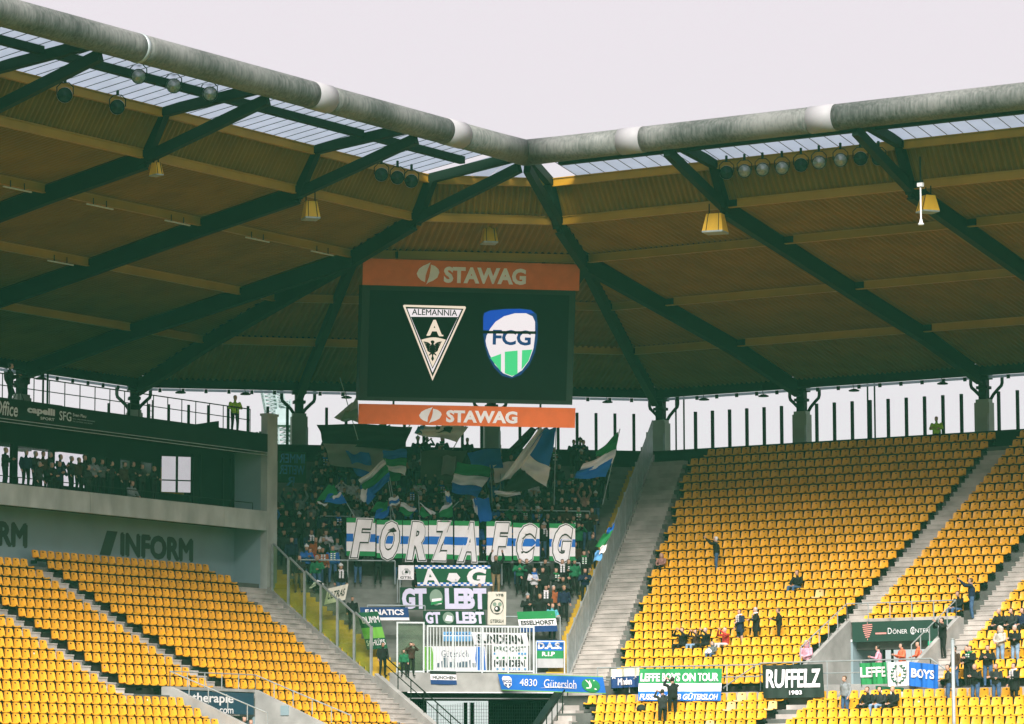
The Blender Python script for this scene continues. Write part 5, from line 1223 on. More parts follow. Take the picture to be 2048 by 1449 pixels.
POSES = dict(
    stand=(pose(), {}), clap=(pose(ell=V3(-.28, -.06, 1.15), elr=V3(.28, -.06, 1.15), wrl=V3(-.05, -.30, 1.22), wrr=V3(.05, -.30, 1.22)), {}),
    folded=(pose(ell=V3(-.27, -.06, 1.14), elr=V3(.27, -.06, 1.14), wrl=V3(.08, -.20, 1.14), wrr=V3(-.08, -.22, 1.18)), {}),
    raise_=(pose(ell=V3(-.30, -.08, 1.62), elr=V3(.30, -.08, 1.62), wrl=V3(-.22, -.18, 1.86), wrr=V3(.22, -.18, 1.86)), {}),
    phone=(pose(ell=V3(-.27, -.20, 1.34), elr=V3(.27, -.20, 1.34), wrl=V3(-.06, -.34, 1.56), wrr=V3(.06, -.34, 1.56)), {}),
    highphone=(pose(ell=V3(-.22, -.24, 1.44), elr=V3(.22, -.24, 1.44), wrl=V3(-.05, -.42, 1.66), wrr=V3(.05, -.42, 1.66)), {}),
    look=(pose(face=V3(.8, -.6, 0), elr=V3(.28, -.04, 1.15), wrr=V3(.08, -.26, 1.10), anl=V3(-.12, .12, .09), tol=V3(-.14, -.05, .04)), {}),
    coat=(pose(elr=V3(.27, -.08, 1.15), wrr=V3(.10, -.28, 1.16)), dict(coat=True)), hood=(pose(ell=V3(-.26, -.05, 1.14), elr=V3(.26, -.05, 1.14), wrl=V3(-.06, -.22, 1.05), wrr=V3(.06, -.22, 1.05)), dict(hood=True)),
    skirt=(pose(elr=V3(.26, -.05, 1.14), wrr=V3(.06, -.22, 1.10)), dict(coat=True, skirt=True)),
    walk=(pose(knl=V3(-.10, -.20, .54), anl=V3(-.11, -.22, .10), tol=V3(-.12, -.38, .05), anr=V3(.12, .22, .14), tor=V3(.13, .08, .04), wrl=V3(-.24, -.20, .98), face=V3(-.2, -1, -.1)), {}),
    sit=(sitp(), {}), sitphone=(sitp(ell=V3(-.30, .06, .50), elr=V3(.30, .06, .50), wrl=V3(-.08, -.06, .74), wrr=V3(.08, -.06, .74)), {}), sithood=(sitp(), dict(hood=True)))
BODY = {k: body_mesh('person_'+k.strip('_'), *([v[0]]), **v[1]) for k, v in POSES.items()}
def scarf_mesh():
    m = MB()
    ring = [V3(.085*math.cos(a), -.02+.085*math.sin(a), 1.485+.02*math.sin(a)) for a in [2*math.pi*k/12 for k in range(13)]]
    m.tube(ring, .032, 6)
    for s in (-1, 1):
        def fn(a, b): return V3(s*.06+(a-.5)*.07, -.160-.012*math.sin(b*5), 1.44-.34*b)
        m.grid(fn, 2, 8, mfn=lambda a, b: int(b*8) % 2); m.grid(lambda a, b: fn(1-a, b)+V3(0, .015, 0), 2, 8, mfn=lambda a, b: int(b*8) % 2)
    return m
SCM = scarf_mesh(); SCARF = {k: SCM.mesh('scarf_'+k, V3(0, 0, 0), True, v) for k, v in dict(green=(K_GREEN, K_WHITE), blue=(K_BLUE, K_WHITE), white=(K_WHITE, K_GREY), black=(K_BLACK, K_WHITE)).items()}
for k, me_ in SCARF.items(): me_.polygons.foreach_set('material_index', SCM.m)
hatm = MB()
for j in range(5): pass
hatm.tube([V3(0, -.02, 1.665), V3(0, -.015, 1.70), V3(0, -.01, 1.745), V3(0, -.005, 1.785), V3(0, -.005, 1.80)], [.098, .10, .09, .055, .02], 12); hatm.tube([V3(0, 0, 1.79), V3(0, 0, 1.815), V3(0, 0, 1.84)], [.02, .034, .012], 8)
HAT = {k: hatm.mesh('knit_hat_'+k, V3(0, 0, 0), True, (mt_,)) for k, mt_ in dict(white=HAIR[4], green=HAIR[5], black=TOP['black'], grey=TOP['grey'], blue=TOP['blue']).items()}
PN = 0
PEOPLE = []
WORD = dict(black='black', charcoal='dark grey', navy='navy', brown='brown', green='green', white='white', red='red', orange='orange', hivis='yellow-green high visibility', pink='pink high visibility', teal='turquoise', beige='beige', rust='rust brown', dusty='dusty pink', blue='blue', camo='camouflage', grey='grey', yellow='yellow')
def person(p, rz, ps, top='black', leg='black', hair=0, skin=0, scale=1.0, label=None, group=None, scarf=None, hat=None):
    o = bpy.data.objects.new('person', BODY[ps]); COL.objects.link(o); o.location = p; o.rotation_euler.z = rz; o.scale = (scale*1.16, scale*1.14, scale)
    for k, mt_ in enumerate((SKIN[skin], HAIR[hair], TOP[top], LEG[leg], SHOE)): o.material_slots[k].link = 'OBJECT'; o.material_slots[k].material = mt_
    for nm, lib, key in (('scarf', SCARF, scarf), ('knit_hat', HAT, hat)):
        if key and not ps.startswith('sit'):
            c = bpy.data.objects.new(nm, lib[key]); COL.objects.link(c); c.parent = o
    tag(o, label, 'person', group); PEOPLE.append(o); return o
def pxy(p): d = p.dot(FW); return 1024+F_PX*p.dot(RT)/d, 724.5-F_PX*p.dot(UP)/d
ROWS_R = [(YR(i), zr(i)) for i in range(1, NR+1)]+[(YL1-.826*j, ZL1-.405*j) for j in range(6)]
def at_right(px, hy, sit=False, h=1.74):
    best = None
    for yv, zv in ROWS_R:
        y, z, top = (yv, zv, .88) if sit else (yv-.18, zv-SH, h)
        q = on_y(px, hy, y); q.z = z; e = abs(pxy(q+EZ*top)[1]-hy)
        if best is None or e < best[0]: best = (e, q)
    return best[1]
def pr_(px, hy, ps, top, leg, hair, label, rz=0, h=1.74, **kw):
    sit = ps.startswith('sit'); q = at_right(px, hy, sit, h)
    return person(q, rz, ps, top, leg, hair, 0, h/1.74 if not sit else h/1.74, label, 'spectators in the open stand', **kw)
D = math.radians
pr_(1433, 1078, 'highphone', 'black', 'jeans', 4, 'person with white cap taking a picture amid empty seats, jeans', D(-60))
pr_(1318, 1105, 'sithood', 'dusty', 'black', 0, 'child in dusty pink hooded jacket sitting alone beside the stairs', 0, 1.4)
pr_(1587, 1141, 'sit', 'black', 'jeans', 1, 'person in black jacket sitting alone with hands in lap, amid empty seats', D(-10))
pr_(1480, 1213, 'skirt', 'navy', 'black', 0, 'person in navy coat with white scarf and bare lower legs, hood up', D(-20), 1.6, scarf='white')
pr_(1512, 1214, 'coat', 'black', 'black', 2, 'white haired person in long black coat standing between two others', D(-50), 1.66, scarf='white')
pr_(1558, 1216, 'clap', 'black', 'black', 1, 'person in black tracksuit holding a phone in front, beside the long coat', D(-60), 1.6)
pr_(1357, 1254, 'sitphone', 'black', 'black', 0, 'sitting person in black coat holding a phone to the face', D(-10))
pr_(1384, 1263, 'sitphone', 'brown', 'pale', 1, 'sitting person in brown jacket and pale jeans aiming a camera', D(-15), 1.55)
pr_(1403, 1256, 'sitphone', 'black', 'black', 2, 'sitting person in black jacket with grey hair, arms raised', D(-15), 1.65)
pr_(1420, 1266, 'sithood', 'camo', 'jeans', 1, 'small child in a dull green hood sitting between the photographers', 0, 1.25)
pr_(1441, 1256, 'sitphone', 'red', 'white', 6, 'sitting person in bright red jacket, pale trousers and pink hat', D(-25), 1.6)
pr_(1345, 1347, 'highphone', 'black', 'black', 0, 'tall person in black holding a phone up before the tour banner', D(-125), 1.85)
pr_(1325, 1374, 'highphone', 'charcoal', 'black', 0, 'person in dark grey holding a phone up in the lower rows', D(-125), 1.72)
pr_(1613, 1288, 'hood', 'pink', 'black', 0, 'steward in pink high visibility jacket with the hood up behind the rail', D(-10), 1.75)
zfl_ = floor_r(NR)
def landing(px, hy, y, *a, **k): q = on_y(px, hy, y); q.z = zfl_+.30; return person(q, *a, **k)
landing(1757, 1296, 140.6, D(-70), 'clap', 'pink', 'black', 0, 0, .96, 'steward in pink high visibility jacket looking down in the doorway', 'stewards at the entrance')
landing(1804, 1290, 139.9, D(-40), 'clap', 'orange', 'black', 0, 0, .98, 'bearded steward in orange jacket in the doorway below the exit lamp', 'stewards at the entrance')
landing(1837, 1284, 139.7, D(-75), 'look', 'orange', 'black', 0, 0, 1.0, 'steward in orange jacket and black cap at the doorway edge', 'stewards at the entrance')
pr_(1885, 1243, 'phone', 'black', 'black', 0, 'person all in black photographing from beside the snack sign', D(-30))
pr_(1943, 1160, 'highphone', 'navy', 'jeans', 1, 'balding person in navy jacket and jeans with a camera held high', D(-60), 1.8)
pr_(1907, 1184, 'sit', 'black', 'jeans', 1, 'person with grey scarf and jeans sitting above the snack sign', D(-20))
for px, hy, ps, tp, lg, hr, lb, rz, sf in ((1990, 1222, 'sit', 'black', 'black', 2, 'sitting person in black with sunglasses and thin grey hair', -15, None), (2015, 1220, 'sit', 'charcoal', 'black', 0, 'sitting person in dark grey jacket with dark hair beside bald companion', -10, None), (2037, 1214, 'sit', 'navy', 'black', 0, 'sitting person in navy coat at the stand edge beyond the stairs', -10, None),
    (2000, 1247, 'hood', 'beige', 'pale', 1, 'person in beige hooded sweater and pale jeans with hands together', -15, None), (2030, 1249, 'folded', 'black', 'pale', 2, 'bald person in black jacket and pale jeans next to the beige hood', -15, None), (1935, 1284, 'hood', 'black', 'black', 0, 'person in black hood standing above the blue banner', -20, None), (1910, 1290, 'stand', 'brown', 'jeans', 0, 'person in dark brown jacket standing by the rail end', -30, None),
    (1941, 1310, 'clap', 'black', 'black', 0, 'person in black with a green and white scarf in the packed group', -20, 'green'), (1975, 1283, 'clap', 'black', 'jeans', 0, 'person in black baseball cap and jeans looking down at a phone', 10, None), (1992, 1314, 'folded', 'charcoal', 'jeans', 1, 'smiling person in dark grey sweater and jeans, arms folded', -10, None),
    (2028, 1309, 'coat', 'black', 'black', 0, 'person in long black coat with a white scarf', -20, 'white'), (1950, 1326, 'clap', 'black', 'jeans', 3, 'fair haired person in open black jacket holding something at chest', -10, None), (1896, 1318, 'look', 'charcoal', 'jeans', 0, 'person in dark grey hoodie and jeans beside the tall grey post', -60, None),
    (1690, 1352, 'stand', 'grey', 'jeans', 1, 'person in grey top and jeans standing on the steps beside the black banner', -20, None), (1727, 1376, 'sit', 'black', 'black', 1, 'sitting person in black at the aisle end below the green banner', -10, None), (1752, 1378, 'sit', 'charcoal', 'pale', 0, 'sitting person in dark grey with pale jeans below the wreath', -10, None), (1778, 1377, 'sit', 'black', 'black', 3, 'sitting fair haired person in black below the wreath cloth', -10, None)):
    pr_(px, hy, ps, tp, lg, hr, lb, D(rz), scarf=sf)
# steward on the top walkway, guard and cameraman on the deck
q = on_y(1873, 838, 160.55); q.z = 16.54; person(q, D(10), 'folded', 'hivis', 'hivis' if False else 'black', 0, 0, 1.0, 'steward in yellow-green high visibility jacket standing against the top wall', 'stewards on high walkways')
for px, hy, xx, ps, tp, lb, rz, sc_ in ((470, 788, -101.7, 'folded', 'hivis', 'guard in yellow-green high visibility jacket behind the deck railing', 60, 1.0), (20, 728, -102.6, 'clap', 'black', 'cameraman in black bending over a camera on the deck', 120, 1.06)):
    q = on_x(px, hy, xx); q.z = 16.66; person(q, D(rz), ps, tp, 'black', 0, 0, sc_, lb, 'people on the upper deck')
camr = empty('video_camera', on_x(38, 775, -101.9), 'video camera on a tripod behind the deck railing', 'camera'); cb_ = Vector(camr.location)
one('body', RUBBER, lambda m: (m.box(cb_.x-.1, cb_.y-.2, cb_.z-.02, cb_.x+.1, cb_.y+.25, cb_.z+.2), m.box(cb_.x-.06, cb_.y-.38, cb_.z+.03, cb_.x+.06, cb_.y-.2, cb_.z+.14)), camr)
for k in range(3): one('tripod_leg', RUBBER, lambda m: m.tube([cb_, V3(cb_.x+.35*math.cos(k*2.1), cb_.y+.35*math.sin(k*2.1), 16.66)], .02, 6), camr)
# lounge guests on the balcony
one('lounge_step', WALL_D, lambda m: m.box(XB+.05, YL_END, 12.62, XB+.75, YE-.01, 13.10), stand_l)
rl = random.Random(11)
guests = ((10, 930, 0), (52, 908, 0), (70, 914, 0), (86, 908, 0), (99, 906, 0), (78, 928, 1), (103, 934, 1), (120, 918, 0), (142, 920, 0), (157, 922, 0), (168, 932, 0), (175, 945, 1), (186, 924, 0), (203, 926, 0), (222, 926, 0), (248, 925, 0), (265, 940, 0), (283, 936, 0), (307, 942, 0), (118, 948, 1))
gt = ['black', 'navy', 'charcoal', 'brown', 'black', 'charcoal']
for k, (px, hy, fr) in enumerate(guests):
    xx = XB+.42 if not fr else XB+1.2; q = on_x(px, hy, xx); q.z = 13.10 if not fr else 12.62
    tp = 'camo' if px == 203 else ('grey' if px == 186 else gt[k % 6]); hr = rl.choice((0, 0, 1, 3, 2))
    nmh = ('dark haired', 'brown haired', 'grey haired', 'fair haired')[(0, 1, 2, 3)[hr]]
    person(q, D(90+rl.uniform(-25, 25)), rl.choice(('folded', 'clap', 'stand')), tp, 'black', hr, 0, rl.uniform(.94, 1.03), '%s lounge guest in %s clothing watching from the balcony %s' % (nmh, WORD[tp], 'rail' if fr else 'step by the windows'), 'lounge guests on the balcony')
q = on_x(273, 972, XF-.55); q.z = 12.62+.18; person(q+V3(0, 0, .25), D(90), 'sit', 'grey', 'black', 1, 0, 1.0, 'lounge guest in light grey sweater sitting low behind the balcony parapet', 'lounge guests on the balcony')
q = on_x(488, 1405, XV+.5); q.z = zfl+.1; person(q, D(60), 'clap', 'black', 'black', 0, 0, 1.0, 'person in black below the therapy sign', 'people in the main stand entrance')
q = on_x(502, 1410, XV+.9); q.z = zfl+.05; person(q, D(40), 'folded', 'yellow', 'black', 1, 0, .95, 'long haired person in yellow jacket below the therapy sign', 'people in the main stand entrance')
# ---------------- visiting fans
rc = random.Random(21)
FANC = ['black']*9+['charcoal']*4+['navy']*3+['brown']*2+['green', 'grey', 'white', 'dusty', 'blue']
def fan(i, s, ps, tp, lg, hr, sf=None, ht=None, lb=None, sc_=None, rz=None):
    q = sc(s, CB(i)-.05+rc.uniform(-.08, .08), zr(i)-SH)
    hairw = ('dark', 'brown', 'grey', 'fair', 'white', 'green', 'pink')[hr]
    act = dict(stand='standing', clap='clapping', folded='arms folded', raise_='arms raised', phone='hands at face', look='looking aside', hood='hood up', highphone='arms up')[ps]
    if lb is None:
        zone = 'above the letter banners' if i < 13 else 'below the letter banners'
        lb = 'fan in %s top, %s%s, %s, %s' % (WORD[tp], act, (', %s scarf' % sf) if sf else '', ('%s knit hat' % ht) if ht else '%s hair' % hairw, zone)
    return person(q, r45+(rc.uniform(-.35, .35) if rz is None else rz), ps, tp, lg, hr, rc.choice((0, 0, 1)), sc_ or rc.uniform(.93, 1.05), lb, 'visiting fans on the standing terrace', sf, ht)
for i in range(2, 13):
    l, r = ends_s(CB(i)); s = l+2.0+rc.uniform(0, .4); pr0 = (.25, .32, .50, .60, .72, .82, .90, .92, .94, .94, .94)[i-2]
    while s < r-1.35:
        px, py = pxy(sc(s, CB(i), zr(i)-SH+1.7))
        ok = rc.random() < pr0 and not (px < 610 and i < 9)
        if ok:
            fan(i, s, rc.choice(('stand', 'clap', 'clap', 'folded', 'look', 'raise_' if i > 5 else 'clap', 'phone')), rc.choice(FANC), rc.choice(('black', 'black', 'jeans')), rc.choice((0, 0, 0, 1, 1, 2, 3)), rc.choice((None,)*9+('green', 'blue')), rc.choice((None,)*8+('white', 'green', 'black')))
        s += rc.uniform(.54, .74)
for i in (13, 14, 15, 16):                                   # left of the letter sheets, beside the glass fence
    l, r = ends_s(CB(i)); s = l+1.95
    while True:
        px, py = pxy(sc(s, CB(i), zr(i)-SH+1.5))
        if px > 688: break
        if rc.random() < .62: fan(i, s, rc.choice(('stand', 'clap', 'folded', 'look')), rc.choice(FANC), rc.choice(('black', 'jeans')), rc.choice((0, 1, 2)), rc.choice((None, None, None, 'green', 'white')), rc.choice((None, None, None, 'white')))
        s += rc.uniform(.55, .8)
for k in range(11):                                          # holders behind the sheets: only legs and hands show
    px = 715+k*40; i = 15; q = on_c(px, 1120, CB(i)+.05); s = s_of(q)
    fan(i, s, 'raise_', rc.choice(('black', 'charcoal', 'navy')), rc.choice(('black', 'jeans', 'jeans')), 0, None, None, 'fan holding up the letter sheet with raised arms, %s trousers' % 'dark', .90, 0)
def fpx(px, hy, ps, tp, lg, hr, lb, sf=None, ht=None, sc_=1.0, rz=None):
    best = None
    for i in range(2, 26):
        q = on_c(px, hy, CB(i)-.05); z = zr(i)-SH; e = abs(pxy(sc(s_of(q), CB(i)-.05, z+1.74*sc_))[1]-hy)
        if best is None or e < best[0]: best = (e, i, s_of(q))
    return fan(best[1], best[2], ps, tp, lg, hr, sf, ht, lb, sc_, rz)
fpx(620, 1098, 'folded', 'red', 'jeans', 1, 'fan in bright red football shirt at the terrace rail', None, None, .95); fpx(645, 1094, 'stand', 'rust', 'black', 0, 'fan in rust jacket with a long black and white striped scarf', 'black', None, .97); fpx(632, 1078, 'stand', 'rust', 'black', 1, 'tall fan in rust sweater behind the red shirt', None, None, 1.02)
fpx(682, 1122, 'stand', 'black', 'jeans', 0, 'fan in black with white knit hat descending the steps alone', 'white', 'white', 1.0); fpx(583, 1082, 'stand', 'navy', 'black', 0, 'fan in navy jacket standing on the yellow stairs by the fence', None, None, 1.0); fpx(598, 1103, 'look', 'charcoal', 'khaki', 0, 'fan with khaki trousers on the yellow stairs, looking aside')
fpx(829, 1130, 'look', 'black', 'black', 0, 'fan in black walking before the chequered banner', None, None, .9, 1.2); fpx(912, 1140, 'folded', 'black', 'black', 0, 'fan in black before the white letter of the chequered banner', None, None, .9)
fpx(960, 1168, 'look', 'black', 'black', 0, 'dark haired fan in long black jacket before the big pale letters', None, None, 1.0, -.9); fpx(992, 1112, 'raise_', 'black', 'khaki', 0, 'fan in black with khaki trousers standing on the rail, arms up', None, None, 1.05)
fpx(1012, 1106, 'raise_', 'black', 'black', 1, 'fan in black clapping overhead beside the khaki trousers'); fpx(967, 1084, 'stand', 'black', 'black', 0, 'fan in black with blue scarf in the gap between the letter sheets', 'blue'); fpx(1088, 1045, 'stand', 'black', 'black', 0, 'fan with white hat and scarf in the narrow gap beside the letter G', 'white', 'white')
for px, hy, ps, tp, lg, hr, lb, sf, ht in ((1040, 1122, 'clap', 'green', 'black', 0, 'fan in green and white tracksuit top beside dark companion', None, None), (1053, 1114, 'stand', 'black', 'black', 0, 'fan in black behind the green tracksuit', None, None), (1068, 1128, 'folded', 'white', 'black', 1, 'fan in white and blue shirt with blue scarf', 'blue', None), (1090, 1124, 'stand', 'black', 'black', 0, 'fan in black standing behind the dark coat with badge', None, None), (1085, 1142, 'stand', 'black', 'black', 1, 'fan in dark coat with a small white badge', None, None), (1111, 1136, 'clap', 'charcoal', 'black', 0, 'fan in dark grey with a green scarf, clapping', 'green', None), (1124, 1112, 'stand', 'black', 'black', 0, 'fan in black with white collar below the letter G', 'white', None), (1137, 1128, 'folded', 'black', 'black', 1, 'fan in black with striped scarf, arms folded, near the fence', 'black', None), (1148, 1116, 'stand', 'green', 'black', 0, 'fan in green jacket near the barred fence', None, 'green'), (1167, 1103, 'stand', 'black', 'black', 0, 'fan in black with a long green scarf by the barred fence', 'green', None), (1126, 1160, 'clap', 'charcoal', 'black', 0, 'fan in dark grey jacket clapping above the orange coat', None, None), (1092, 1176, 'stand', 'charcoal', 'black', 0, 'fan with hands at head and a pale scarf', 'white', None), (1107, 1177, 'stand', 'rust', 'black', 2, 'grey haired fan in orange brown coat', None, None), (1128, 1175, 'stand', 'navy', 'black', 3, 'fair haired fan in navy jacket on the yellow steps', None, None), (1055, 1190, 'clap', 'black', 'black', 2, 'fan with grey knit hat leaning on the rail above the village banner', None, 'grey'), (1079, 1186, 'stand', 'black', 'black', 3, 'bald fan in black zipped jacket at the rail', None, None), (1104, 1200, 'folded', 'teal', 'black', 1, 'fan in turquoise jacket leaning on the rail', None, None), (1170, 1140, 'clap', 'navy', 'black', 0, 'fan in navy jacket with blue cuffs near the barred fence', None, None), (1185, 1075, 'stand', 'charcoal', 'black', 0, 'fan in dark grey high up beside the yellow steps', None, None), (1150, 1092, 'stand', 'brown', 'black', 0, 'fan in brown jacket beside the letter G sheet', None, None)):
    fpx(px, hy, ps, tp, lg, hr, lb, sf, ht, .97)
for px, hy, ps, tp, lb in ((853, 872, 'phone', 'black', 'silhouetted fan with raised hands against the pale sky under the screen'), (935, 884, 'stand', 'black', 'silhouetted fan standing alone against the sky beside the roof column'), (1147, 862, 'clap', 'black', 'silhouetted fan holding a small lit phone against the sky'), (1166, 886, 'stand', 'black', 'silhouetted fan in shadow beside the pointed flag')):
    fpx(px, hy, ps, tp, 'black', 0, lb, None, None, 1.0)
for px, hy, tp, lb in ((705, 1198, 'black', 'person in black coat on the yellow stairs behind the glass'), (766, 1285, 'black', 'person in black coat behind the lower glass panel'), (822, 1285, 'brown', 'person in brown jacket behind the gate glass, arm raised'), (808, 1318, 'green', 'child in green patterned jacket behind the gate glass')):
    fpx(px, hy, 'phone' if px == 822 else 'stand', tp, 'black', 0, lb, None, None, .68 if px == 808 else .86)
# ================================================================== lamps, loudspeakers, fittings
LENS = mat('lamp_reflector', (.80, .84, .86), .3, .35, 9, metal=.35); LENS_D = mat('lamp_glass_dark', (.08, .14, .13), .15, .2, 9, metal=.6)
def floodlight(pos, aim, lit, label):
    t = empty('floodlight', pos, label, 'floodlight', 'floodlights under the roof edge'); d = Vector(aim).normalized(); p = Vector(pos)
    one('housing', STEEL_D, lambda m: m.tube([p-d*.34, p-d*.28, p-d*.12, p+d*.10], [.10, .19, .27, .29], 16), t, True)
    one('lens', LENS if lit else LENS_D, lambda m: m.tube([p+d*.105, p+d*.06], [.262, .10], 16), t, True)
    one('rim', STEEL_G, lambda m: m.tube([p+d*.07, p+d*.13], .30, 16, caps=False), t, True)
    sd_ = d.cross(EZ).normalized()
    one('yoke', STEEL_D, lambda m: m.tube([p-sd_*.31, p-sd_*.31+EZ*.30, p-sd_*.15+EZ*.46, p+sd_*.15+EZ*.46, p+sd_*.31+EZ*.30, p+sd_*.31], .022, 6), t)
    one('mount', STEEL_D, lambda m: m.bar(p+EZ*.45, p+EZ*.72, .08, .08, up=(1, 0, 0)), t)
aimc = (.55, -.75, -.30)
for k, (px, py) in enumerate(((277, 153), (347, 172), (419, 188))): floodlight(on_x(px, py, -85.6), (.62+.1*k, -.70, -.25), True, 'bright round floodlight below the skylight strip near the welded pipe seam')
for px, py in ((130, 190), (235, 214)): floodlight(on_x(px, py, -88.2), (.5, -.8, -.3), False, 'dark round floodlight hanging before the yellow front band')
for px, py in ((763, 349), (795, 355), (823, 362)): floodlight(on_x(px, py, -88.1), (.5, -.8, -.3), False, 'grey round floodlight in the trio nearest the roof corner')
for k, px in enumerate((1453, 1489, 1525, 1564, 1602, 1638, 1681, 1721, 1757)):
    floodlight(on_y(px, (345, 342, 339, 336, 330, 325, 320, 317, 317)[k], 134.75), (.45, -.85, -.3), k in (1, 2, 3, 5, 6), ('clear' if k in (1, 2, 3, 5, 6) else 'dark')+' round floodlight in the long row below the skylight')
def speaker(pos, rz, label, w=.62, k=1.0):
    t = empty('loudspeaker', pos, label, 'loudspeaker', 'yellow loudspeakers hung from the roof'); M = Matrix.Rotation(rz, 3, 'Z'); p = Vector(pos)
    def W_(x, y, z): return p+M @ Vector((x*k, y*k, z*k))
    def body(m):
        a = [W_(-w*.5, -.55, -.45), W_(w*.5, -.55, -.45), W_(w*.5, .45, -.45), W_(-w*.5, .45, -.45)]; b = [W_(-w*.36, -.30, .42), W_(w*.36, -.30, .42), W_(w*.36, .25, .42), W_(-w*.36, .25, .42)]
        m.add(a+b, ((0, 3, 2, 1), (4, 5, 6, 7), (0, 1, 5, 4), (1, 2, 6, 5), (2, 3, 7, 6), (3, 0, 4, 7)))
    one('cabinet', mat('speaker_yellow', (.80, .44, .03), .5, .06, 2), body, t)
    one('grille', STEEL_G, lambda m: m.obox(W_(-w*.5, -.56, -.53), M @ Vector((w*k, 0, 0)), M @ Vector((0, 1.0*k, 0)), EZ*.085*k), t)
    for s in (-1, 1):
        one('strap', STEEL_D, lambda m: m.bar(W_(s*w*.3, -.56, -.44), W_(s*w*.25, -.31, .44), .025, .02), t)
        one('hanger', STEEL_D, lambda m: m.bar(W_(s*w*.3, 0, .42), W_(s*w*.3, 0, .95), .04, .04, up=(1, 0, 0)), t)
speaker(on_x(312, 338, -89.2), D(70), 'small yellow loudspeaker hung from the girder below the bright floodlights', .62, .55); speaker(on_x(621, 420, -89.3), D(50), 'yellow loudspeaker hung from the girder beside the grey floodlight trio', .8, .8)
speaker(on_c(978, 470, 158.4), D(45), 'yellow loudspeaker hung above the middle of the big screen', .85, .78); speaker(on_y(1431, 446, 135.4), D(12), 'large yellow loudspeaker hung below the long floodlight row', 1.05, .88); speaker(on_y(1857, 407, 135.4), D(-35), 'yellow loudspeaker hanging behind the white pendant lamp', .95, .74)
p = on_y(1841, 372, 133.2); t = empty('pendant_lamp', p, 'white stick pendant lamp hanging from the roof girder', 'lamp')
one('stem', WHITE, lambda m: m.tube([p, p-EZ*1.45], .035, 8), t); one('junction_box', WHITE, lambda m: m.box(p.x-.12, p.y-.08, p.z-.04, p.x+.12, p.y+.08, p.z+.12), t)
one('bulb', WHITE, lambda m: m.tube([p-EZ*1.38, p-EZ*1.5, p-EZ*1.58, p-EZ*1.62], [.05, .07, .13, .12], 10), t, True)
one('hanger', STEEL_D, lambda m: m.bar(p+EZ*.1, p+EZ*1.2, .05, .05, up=(1, 0, 0)), t)
# small eaves lamps
def eave_lamp(pos, rz, label):
    t = empty('eaves_lamp', pos, label, 'lamp', 'small lamps under the eaves'); p = Vector(pos); M = Matrix.Rotation(rz, 3, 'Z')
    one('stem', STEEL_D, lambda m: m.tube([p+EZ*.05, p+EZ*.55-M @ Vector((.12, 0, 0))], .018, 6), t)
    one('head', STEEL_D, lambda m: m.tube([p-EZ*.05, p+EZ*.0, p+EZ*.07], [.26, .27, .10], 12), t, True)
for k, (px, py) in enumerate(((1408, 799), (1527, 792), (1708, 781), (1885, 767))): eave_lamp(on_y(px, py, 160.4), 0, 'small dark lamp under the eaves behind the open grandstand')
for k, (px, py) in enumerate(((361, 785), (491, 788), (693, 795), (1215, 804))): eave_lamp(on_c(px, py, 180.0), 0, 'small dark lamp under the eaves of the roof corner')
eave_lamp(on_x(82, 757, -112.5), 1.5, 'small dark lamp under the eaves above the deck railing')
# fluorescent battens on the main stand purlins
rbt = random.Random(5)
TUBE = mat('batten_white', (.62, .62, .60), .5, .05, 2)
for k, xx, zz, px, py in ((2, RX[2], RZ[2], 120, 620), (3, RX[3], RZ[3], 35, 366), (3, RX[3], RZ[3], 200, 404), (3, RX[3], RZ[3], 355, 437), (3, RX[3], RZ[3], 515, 467), (3, RX[3], RZ[3], 645, 493)):
    q = on_x(px, py, xx+.12); a = V3(xx+.12, q.y-.85, zz-.12); b = V3(xx+.12, q.y+.85, zz-.12)
    t = empty('light_batten', (a+b)/2, 'thin fluorescent batten below a yellow roof purlin', 'lamp', 'fluorescent battens under the purlins')
    one('tube', TUBE, lambda m: m.bar(a, b, .07, .05), t)
    for e in (.25, .75): pp = a+(b-a)*e; one('clip', STEEL_D, lambda m: m.bar(pp, pp+EZ*.3, .03, .03, up=(1, 0, 0)), t)
# tall grey post beside the right-hand group
q = on_y(1908, 1449, 134.6); zt_ = on_y(1908, 1279, 134.6).z
po = one('grey_post', STEEL_G, lambda m: (m.tube([V3(q.x, 134.6, -1.0), V3(q.x, 134.6, zt_)], .075, 12), m.tube([V3(q.x, 134.6, zt_), V3(q.x, 134.6, zt_+.03)], .085, 12)), None, True, base=(q.x, 134.6, -1.0)); tag(po, 'tall plain grey steel post rising in front of the spectators', 'post')
# down pipes beside the rear columns
for px in (1352, 1368, 1736, 1750):
    x = on_y(px, 850, 161.9).x; pp = one('down_pipe', STEEL_D, lambda m: m.tube([V3(x, 161.9, 16.0), V3(x, 161.9, 20.3)], .045, 8), None, True, base=(x, 161.9, 16.0)); tag(pp, 'thin dark pipe rising behind the top row of seats', 'pipe', 'rear down pipes')
for px in (86, 95): 
    y = on_x(px, 790, -113.0).y; pp = one('down_pipe', STEEL_D, lambda m: m.tube([V3(-113.0, y, 16.6), V3(-113.0, y, 20.3)], .05, 8), None, True, base=(-113.0, y, 16.6)); tag(pp, 'thin dark pipe rising at the back of the deck', 'pipe', 'deck pipes')
y = on_x(300, 790, -113.0).y
ld = empty('service_ladder', (-113, y, 16.7), 'thin service ladder beside the dark column on the deck', 'ladder')
for e in (-.2, .2): one('stile', STEEL_D, lambda m: m.tube([V3(-113, y+e, 16.7), V3(-113, y+e, 19.6)], .03, 6), ld)
for k in range(9): one('rung', STEEL_D, lambda m: m.tube([V3(-113, y-.2, 16.95+.3*k), V3(-113, y+.2, 16.95+.3*k)], .018, 5), ld)
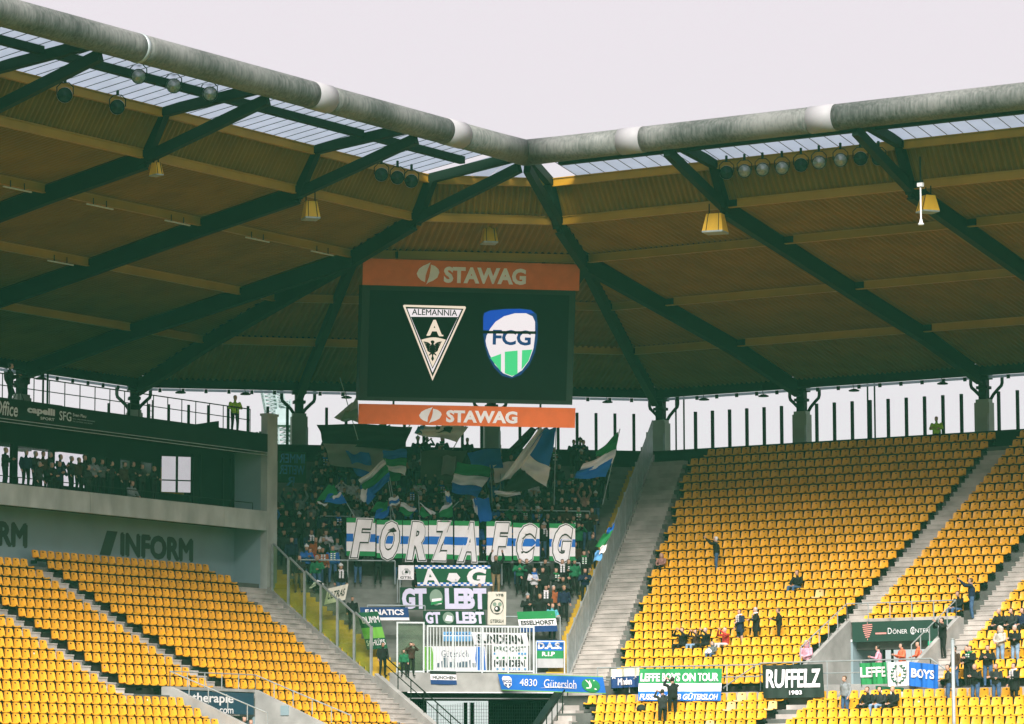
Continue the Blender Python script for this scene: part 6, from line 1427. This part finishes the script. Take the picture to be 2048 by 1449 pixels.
# construction crane beyond the stadium
cr = empty('tower_crane', on_c(550, 900, 330), 'pale lattice construction crane seen through the gap beyond the stadium', 'crane')
CRM = mat('crane_grey', (.30, .36, .38), .6, .1, 1)
def lattice(a, b, w, n):
    def f(m):
        a_, b_ = Vector(a), Vector(b); d = (b_-a_); s1 = Vector((ES.x, ES.y, 0))*w/2; s2 = EC*w/2; cs = [s1+s2, s1-s2, -s1-s2, -s1+s2]
        for c in cs: m.tube([a_+c, b_+c], .09, 5)
        for k in range(n):
            for j in range(4): m.tube([a_+d*k/n+cs[j], a_+d*(k+1)/n+cs[(j+1) % 4]], .05, 4); m.tube([a_+d*k/n+cs[j], a_+d*k/n+cs[(j+1) % 4]], .05, 4)
    return f
A_ = lambda px, py: on_c(px, py, 330)
one('jib', CRM, lattice(A_(548, 845), A_(528, 740), 1.1, 14), cr); one('mast', CRM, lattice(A_(570, 900), A_(566, 800), 1.2, 10), cr); one('back_stay', CRM, lattice(A_(566, 845), A_(556, 770), .7, 12), cr)
one('cabin', CRM, lambda m: m.obox(A_(548, 848)-EC*.8, ES*1.6, EC*1.6, EZ*1.3), cr); one('platform', CRM, lambda m: m.obox(A_(545, 852)-EC*1, ES*2.2, EC*2, EZ*.25), cr)
# things left on the seats and at the entrance
bag = at_right(1310+107, 1300, True); 
for nm, px, py, mt_, lb in (('backpack', 1418, 1305, K_WHITE, 'white and pink backpack lying on a seat before the sitting children'), ('sports_bag', 1282, 1412, K_BLACK, 'black bag with a white mark lying on a seat in the lower rows')):
    best = min(ROWS_R, key=lambda r_: abs(pxy((lambda q: V3(q.x, q.y, r_[1]+.1))(on_y(px, py, r_[0]+.15)))[1]-py)); q = on_y(px, py, best[0]+.17); q.z = best[1]+.01
    o = one(nm, mt_, lambda m: (m.tube([q+V3(0, 0, .0), q+V3(0, 0, .1), q+V3(.02, .02, .22), q+V3(.02, .03, .29)], [.19, .21, .17, .07], 10), m.tube([q+V3(-.1, -.12, .16), q+V3(0, -.2, .22), q+V3(.1, -.12, .16)], .02, 5)), None, True, base=q); tag(o, lb, 'bag')
bx_ = V3(XV+1.6, VY1+.09, zfl+1.0)
q = on_x(527, 1420, XV+1.5); jb = one('junction_box', CONC_D, lambda m: m.box(q.x-.2, VY1+.06, q.z-.2, q.x+.2, VY1+.099, q.z+.2), None, False, base=q); tag(jb, 'small grey junction box on the entrance cheek wall', 'box')
# ================================================================== thin green-tinted air volume, added to lift the shadows
hm = bpy.data.materials.new('green_shadow_lift'); hm.use_nodes = True; t_ = hm.node_tree; t_.nodes.clear()
ho = t_.nodes.new('ShaderNodeOutputMaterial'); hv = t_.nodes.new('ShaderNodeVolumePrincipled')
hv.inputs['Color'].default_value = (.24, .95, .60, 1); hv.inputs['Density'].default_value = .00022; hv.inputs['Anisotropy'].default_value = 0.0
t_.links.new(hv.outputs[0], ho.inputs['Volume'])
hz = one('shadow_lift_haze', hm, lambda m: m.box(-905, -705, -4, 905, 905, 48)); tag(hz, kind='stuff')
